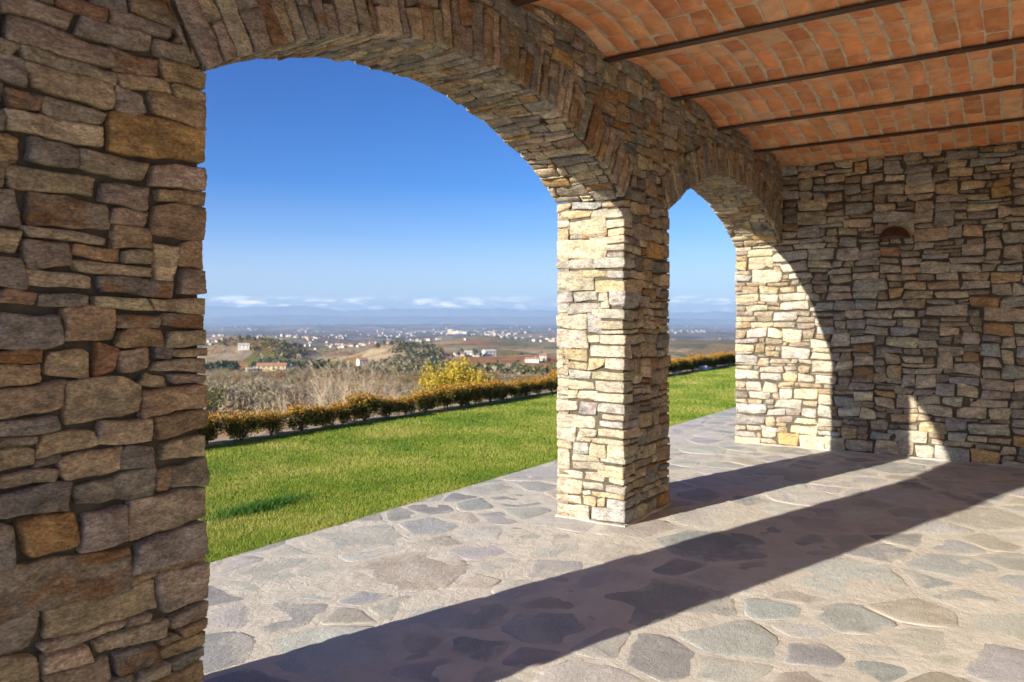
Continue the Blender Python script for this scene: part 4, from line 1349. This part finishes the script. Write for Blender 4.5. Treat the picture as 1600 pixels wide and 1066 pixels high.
# explicit dark belts: the shaded hedge under the left vineyard, the knoll and the field edges
def belt_line(p0, d0, p1, d1, n_, jit):
    t_ = nrg.random(n_); p_ = p0 + (p1 - p0) * t_; d2 = (d0 + (d1 - d0) * t_) * (1 + nrg.normal(0, jit, n_))
    l_ = (p_ - 800) / 1200 * d2
    return l_ * math.sin(YAW) + d2 * math.cos(YAW), -l_ * math.cos(YAW) + d2 * math.sin(YAW), d2
nb_ = 0
for a in ((322, 860, 505, 880, 420, .012), (395, 1030, 470, 1010, 26, .03), (610, 960, 690, 940, 100, .03), (590, 880, 660, 880, 60, .02), (640, 1020, 690, 1000, 40, .02), (340, 1075, 440, 1060, 16, .02), (480, 620, 560, 640, 50, .03), (660, 800, 720, 790, 40, .02), (810, 1180, 870, 1200, 60, .02), (440, 1050, 480, 1000, 40, .03), (340, 1130, 440, 1090, 40, .02), (560, 700, 640, 720, 60, .05), (690, 1450, 860, 1500, 30, .03)):
    q = belt_line(*a); nb_ += len(q[0]); wx = np.concatenate([wx, q[0]]); wy = np.concatenate([wy, q[1]]); D = np.concatenate([D, q[2]])
# keep the view to the houses one can tell apart open
HS = ((425, 625, 26), (393, 618, 14), (381, 1010, 12), (566, 900, 13), (737, 985, 14), (764, 1000, 12), (717, 975, 8), (838, 905, 22))
wp = 800 + 1200 * (wx * math.sin(YAW) - wy * math.cos(YAW)) / D
ok = np.ones(len(wx), bool)
for (hp, hd, hw_) in HS: ok &= ~((np.abs(wp - hp) < hw_) & (D > hd - 330) & (D < hd + 12))
nb0 = nb_; nb_ = int(ok[-nb0:].sum()); n420 = int(ok[len(ok) - nb0:][:420].sum())
wx, wy, D = wx[ok], wy[ok], D[ok]
wz = ground(wx, wy)
s_ = nrg.uniform(1.6, 3.4, len(wx)) * (1 + D / 5200); s_[-nb_:] *= 1.35; s_[-nb_:][:n420] *= 1.25
per = 20
C = np.repeat(np.stack([wx, wy, wz + s_ * .7], 1), per, 0); SS = np.repeat(s_, per)
C = C + nrg.normal(size=C.shape) * (SS * .42)[:, None]
V, F = leaf_quads(C, 1.0)
ctr = np.repeat(C, 4, 0); V = ctr + (V - ctr) * np.repeat(SS * .40, 4)[:, None]
mt = nrg.choice([0, 1, 2], len(wx), p=[.42, .32, .26]); mt[-nb_:][:n420] = 0; mt = np.repeat(mt, per)
o = mesh_obj('distant_woods', V, F, [LEAF_DARK, LEAF_OLIVE, LEAF_GREY], None, (600, 500, -50), False, mt); o['kind'] = 'stuff'
tag(o, 'scattered woods and tree belts across the valley')
STATS['woods'] = len(wx)

# ---- vineyards: rows of autumn vines on the nearer hills
vv, vf, vm, nv = [], [], [], 0
for (p0, p1, d0, d1, gap_, ms, skew) in ((322, 478, 980, 1085, 5.0, (0, 0, 1), .3), (322, 500, 690, 800, 4.5, (2, 0, 2), -.5), (640, 716, 890, 965, 5.0, (1, 1, 0), .2), (770, 872, 700, 850, 4.5, (2, 2, 0), .4), (668, 760, 690, 860, 4.5, (2, 1, 2), -.3), (500, 590, 640, 790, 4.5, (1, 2, 2), .5)):
    wl_ = (p0 - 800) / 1200 * (d0 + d1) / 2; wr_ = (p1 - 800) / 1200 * (d0 + d1) / 2
    for r0 in np.arange(wl_, wr_, gap_):
        mm = rng.choice(ms)
        dd_ = np.arange(d0 + rng.uniform(0, 12), d1 - rng.uniform(0, 12), 1.7)
        dd_ = dd_[nrg.random(len(dd_)) < .85]
        la = r0 + (dd_ - d0) * skew * .2 + nrg.normal(0, .15, len(dd_))
        pp_ = 800 + 1200 * la / dd_
        o2 = np.ones(len(dd_), bool)
        for (hp, hd, hw_) in HS: o2 &= ~((np.abs(pp_ - hp) < hw_) & (dd_ > hd - 40) & (dd_ < hd + 12))
        la, dd_ = la[o2], dd_[o2]
        if not len(la): continue
        gx_, gy_ = la * math.sin(YAW) + dd_ * math.cos(YAW), -la * math.cos(YAW) + dd_ * math.sin(YAW)
        C = np.repeat(np.stack([gx_, gy_, ground(gx_, gy_) + 1.0], 1), 2, 0); C = C + nrg.normal(size=C.shape) * .35
        V, F = leaf_quads(C, .95)
        vv.append(V); vf.append(F + nv); nv += len(V); vm += [mm] * len(F)
o = mesh_obj('vineyard_rows', np.concatenate(vv), np.concatenate(vf), [LEAF_VINE, LEAF_RUST, LEAF_OLIVE], None, (600, 500, -40), False, vm); o['kind'] = 'stuff'
tag(o, 'rows of autumn vines on the nearer hills')

# ---- houses one can tell apart
def house(pxx, D, w, d, h, rot, label, wall=PLASTER_W, roofm=ROOF_T, roof_h=1.6, nwin=4, hip=False, lean=None):
    x, y = at(pxx, D); z = gz(x, y)
    root = bpy.data.objects.new('farmhouse', None); COL.objects.link(root); root.location = (x, y, z); root.rotation_euler = (0, 0, rot)
    tag(root, label, 'house')
    def part(mb, name, mat, parent=root):
        me_o = mesh_obj(name, mb.v, mb.f, mat, None, (0, 0, 0)); me_o.parent = parent; return me_o
    mb = MB(); mb.box(-w / 2, w / 2, -d / 2, d / 2, -4, h)
    mb.add([(-w / 2, -d / 2, h), (-w / 2, d / 2, h), (-w / 2, 0, h + roof_h), (w / 2, -d / 2, h), (w / 2, d / 2, h), (w / 2, 0, h + roof_h)], [(0, 2, 1), (3, 4, 5)])
    part(mb, 'wall', wall)
    e = .5; mb = MB(); k = roof_h / (d / 2)
    for s in (-1, 1):
        y0 = s * (d / 2 + e); z0 = h - e * k + .12; z1 = h + roof_h + .12
        mb.add([(-w / 2 - e, y0, z0), (w / 2 + e, y0, z0), (w / 2 + e, 0, z1), (-w / 2 - e, 0, z1), (-w / 2 - e, y0, z0 - .18), (w / 2 + e, y0, z0 - .18), (w / 2 + e, 0, z1 - .18), (-w / 2 - e, 0, z1 - .18)],
               [(0, 1, 2, 3), (7, 6, 5, 4), (0, 4, 5, 1), (1, 5, 6, 2), (3, 2, 6, 7), (0, 3, 7, 4)])
    rf = part(mb, 'roof', roofm)
    mb = MB(); mb.box(w * .2, w * .2 + .8, -.4, .4, h + roof_h * .5, h + roof_h + 1.1); part(mb, 'chimney', PLASTER_G, rf)
    for s in (-1, 1):
        for k in range(nwin):
            cx_ = -w / 2 + w * (k + .5) / nwin
            zz = h - 1.9
            mb = MB(); mb.box(cx_ - .5, cx_ + .5, s * d / 2 - .06, s * d / 2 + .06, zz, zz + 1.3); part(mb, 'window', WINDOW)
            if h > 4.6:
                mb = MB(); mb.box(cx_ - .5, cx_ + .5, s * d / 2 - .06, s * d / 2 + .06, zz - 2.8, zz - 1.4); part(mb, 'window', WINDOW)
    return root
FACE = YAW - math.pi / 2     # long side across the view
house(425, 625, 23, 9, 4.6, FACE + .15, 'long yellow farmhouse with red tiled roof on the left slope', PLASTER_Y, roof_h=2.0, nwin=6)
house(393, 618, 8, 6, 2.6, FACE + .5, 'low pale outbuilding at the left end of the yellow farmhouse', PLASTER_G, PLASTER_G, .8, 2)
house(451, 645, 8, 6, 3.2, FACE + .2, 'small grey blue roofed shed right of the yellow farmhouse', PLASTER_G, WINDOW, 1.2, 2)
house(381, 1010, 14, 10, 5.4, FACE + .3, 'white house under the left vineyard hill', PLASTER_W, PLASTER_G, 2, 3)
house(566, 900, 11, 9, 6.0, FACE + .6, 'small white house standing alone below the wooded knoll', PLASTER_W, ROOF_T, 2, 3)
house(500, 1500, 30, 14, 6, FACE, 'white row of buildings in the valley left of the knoll', PLASTER_W, PLASTER_W, 2, 5)
house(737, 985, 19, 9, 5.4, FACE + .1, 'wide white house on the green hill among dark trees', PLASTER_W, PLASTER_G, 2, 5)
house(717, 975, 12, 8, 3.6, FACE + .3, 'low house at the left end of the green hill', PLASTER_W, ROOF_T, 1.4, 3)
house(764, 1000, 16, 10, 6.4, FACE + .5, 'white gabled house on top of the green hill', PLASTER_W, PLASTER_G, 2.2, 3)
house(832, 900, 16, 8, 4.2, FACE - .2, 'pale farm building on the right slope beside the pier', PLASTER_W, ROOF_T, 1.8, 4)
house(848, 930, 8, 7, 6.0, FACE, 'tall narrow pale house right of the farm building by the pier', PLASTER_W, ROOF_T, 1.8, 2)
house(703, 6000, 34, 26, 30, FACE, 'tall pale castle tower block at the left end of the far hilltop village', PLASTER_Y, PLASTER_W, 6, 4)
house(709, 6000, 46, 24, 17, FACE, 'long pale block right of the castle tower on the far hilltop', PLASTER_W, PLASTER_Y, 5, 5)
house(718, 5990, 40, 24, 22, FACE + .3, 'pale block at the right end of the far hilltop village', PLASTER_W, ROOF_T, 6, 4)
house(726, 5900, 30, 20, 10, FACE, 'low white block below the far hilltop village', PLASTER_W, PLASTER_W, 4, 4)
# far settlements: small pale houses all over the plain
protos = []
FAR_W = plain('distant_pale_walls', (0.50, 0.48, 0.45), 0.9, 0, 0.05, 1)
for k, (w, d, h, wm) in enumerate(((12, 9, 6, FAR_W), (18, 9, 5, FAR_W), (10, 10, 8, FAR_W), (26, 12, 6, PLASTER_G))):
    mb = MB(); mb.box(-w / 2, w / 2, -d / 2, d / 2, -5, h, 0)
    mb.add([(-w / 2 - .4, -d / 2 - .4, h), (w / 2 + .4, -d / 2 - .4, h), (w / 2 + .4, d / 2 + .4, h), (-w / 2 - .4, d / 2 + .4, h), (-w / 2 - .4, 0, h + 2.2), (w / 2 + .4, 0, h + 2.2)],
           [(0, 1, 5, 4), (2, 3, 4, 5), (0, 4, 3), (1, 2, 5)], 1)
    a = mb.build('distant_house', [wm, ROOF_T], None, (0, 0, 0)); protos.append(a.data); bpy.data.objects.remove(a)
clusters = [(rng.uniform(300, 900), math.exp(rng.uniform(math.log(2300), math.log(9500)))) for _ in range(30)] + [(rng.uniform(1030, 1160), math.exp(rng.uniform(math.log(2500), math.log(9000)))) for _ in range(8)]
nh = 0
while nh < 290:
    p, D = rng.choice(clusters)
    p += rng.gauss(0, 16); D *= math.exp(rng.gauss(0, .09))
    if not (325 < p < 872 or 1044 < p < 1150): continue
    x, y = at(p, D)
    o = bpy.data.objects.new('distant_house', rng.choice(protos)); COL.objects.link(o)
    o.location = (x, y, gz(x, y)); o.rotation_euler = (0, 0, rng.uniform(0, 3.14)); s = rng.uniform(.5, .85) * (1 + D / 9000); o.scale = (s, s, s)
    tag(o, 'tiny pale house far off in the settled plain', 'house', 'far houses scattered over the plain'); nh += 1

mb = MB()
for k in range(560):
    p, D = rng.choice(clusters) if rng.random() < .6 else (rng.uniform(325, 1150), math.exp(rng.uniform(math.log(3500), math.log(16000))))
    p += rng.gauss(0, 30); D *= math.exp(rng.gauss(0, .15))
    if not (325 < p < 872 or 1044 < p < 1150): continue
    x, y = at(p, D); z = gz(x, y); s = rng.uniform(.45, .8) * (1 + D / 8000); a = rng.uniform(0, 3.14); c, q = math.cos(a), math.sin(a)
    w, d, h = rng.choice(((12, 9, 6), (16, 9, 5), (9, 9, 8))); w *= s; d *= s; h *= s
    pt = lambda u, v, t_: (x + u * c - v * q, y + u * q + v * c, z + t_)
    mb.add([pt(-w/2, -d/2, -5), pt(w/2, -d/2, -5), pt(w/2, d/2, -5), pt(-w/2, d/2, -5), pt(-w/2, -d/2, h), pt(w/2, -d/2, h), pt(w/2, d/2, h), pt(-w/2, d/2, h)],
           [(0, 1, 5, 4), (1, 2, 6, 5), (2, 3, 7, 6), (3, 0, 4, 7)], rng.choice((0, 0, 1)))
    mb.add([pt(-w/2, -d/2, h), pt(w/2, -d/2, h), pt(w/2, d/2, h), pt(-w/2, d/2, h), pt(-w/2, 0, h + 2 * s), pt(w/2, 0, h + 2 * s)], [(0, 1, 5, 4), (2, 3, 4, 5), (0, 4, 3), (1, 2, 5)], 2)
o = mb.build('distant_village', [FAR_W, PLASTER_G, ROOF_T]); o['kind'] = 'stuff'; tag(o, 'hundreds of specks of houses in the towns of the far plain')

# ------------------------------------------------------------------ the air
m = bpy.data.materials.new('air'); m.use_nodes = True
n, l = m.node_tree.nodes, m.node_tree.links; n.clear()
pv = n.new('ShaderNodeVolumePrincipled'); pv.inputs['Color'].default_value = (0.34, 0.51, 0.78, 1); pv.inputs['Density'].default_value = 6.0e-5
pv.inputs['Anisotropy'].default_value = 0.0
mo = n.new('ShaderNodeOutputMaterial'); l.new(pv.outputs[0], mo.inputs['Volume'])
mb = MB(); mb.box(-31000, 36500, -31000, 36500, -240, 640)
o = mb.build('haze', m); o['kind'] = 'stuff'; tag(o, 'thin blue haze over the far plain')
print('STATS', STATS, len(bpy.data.objects))
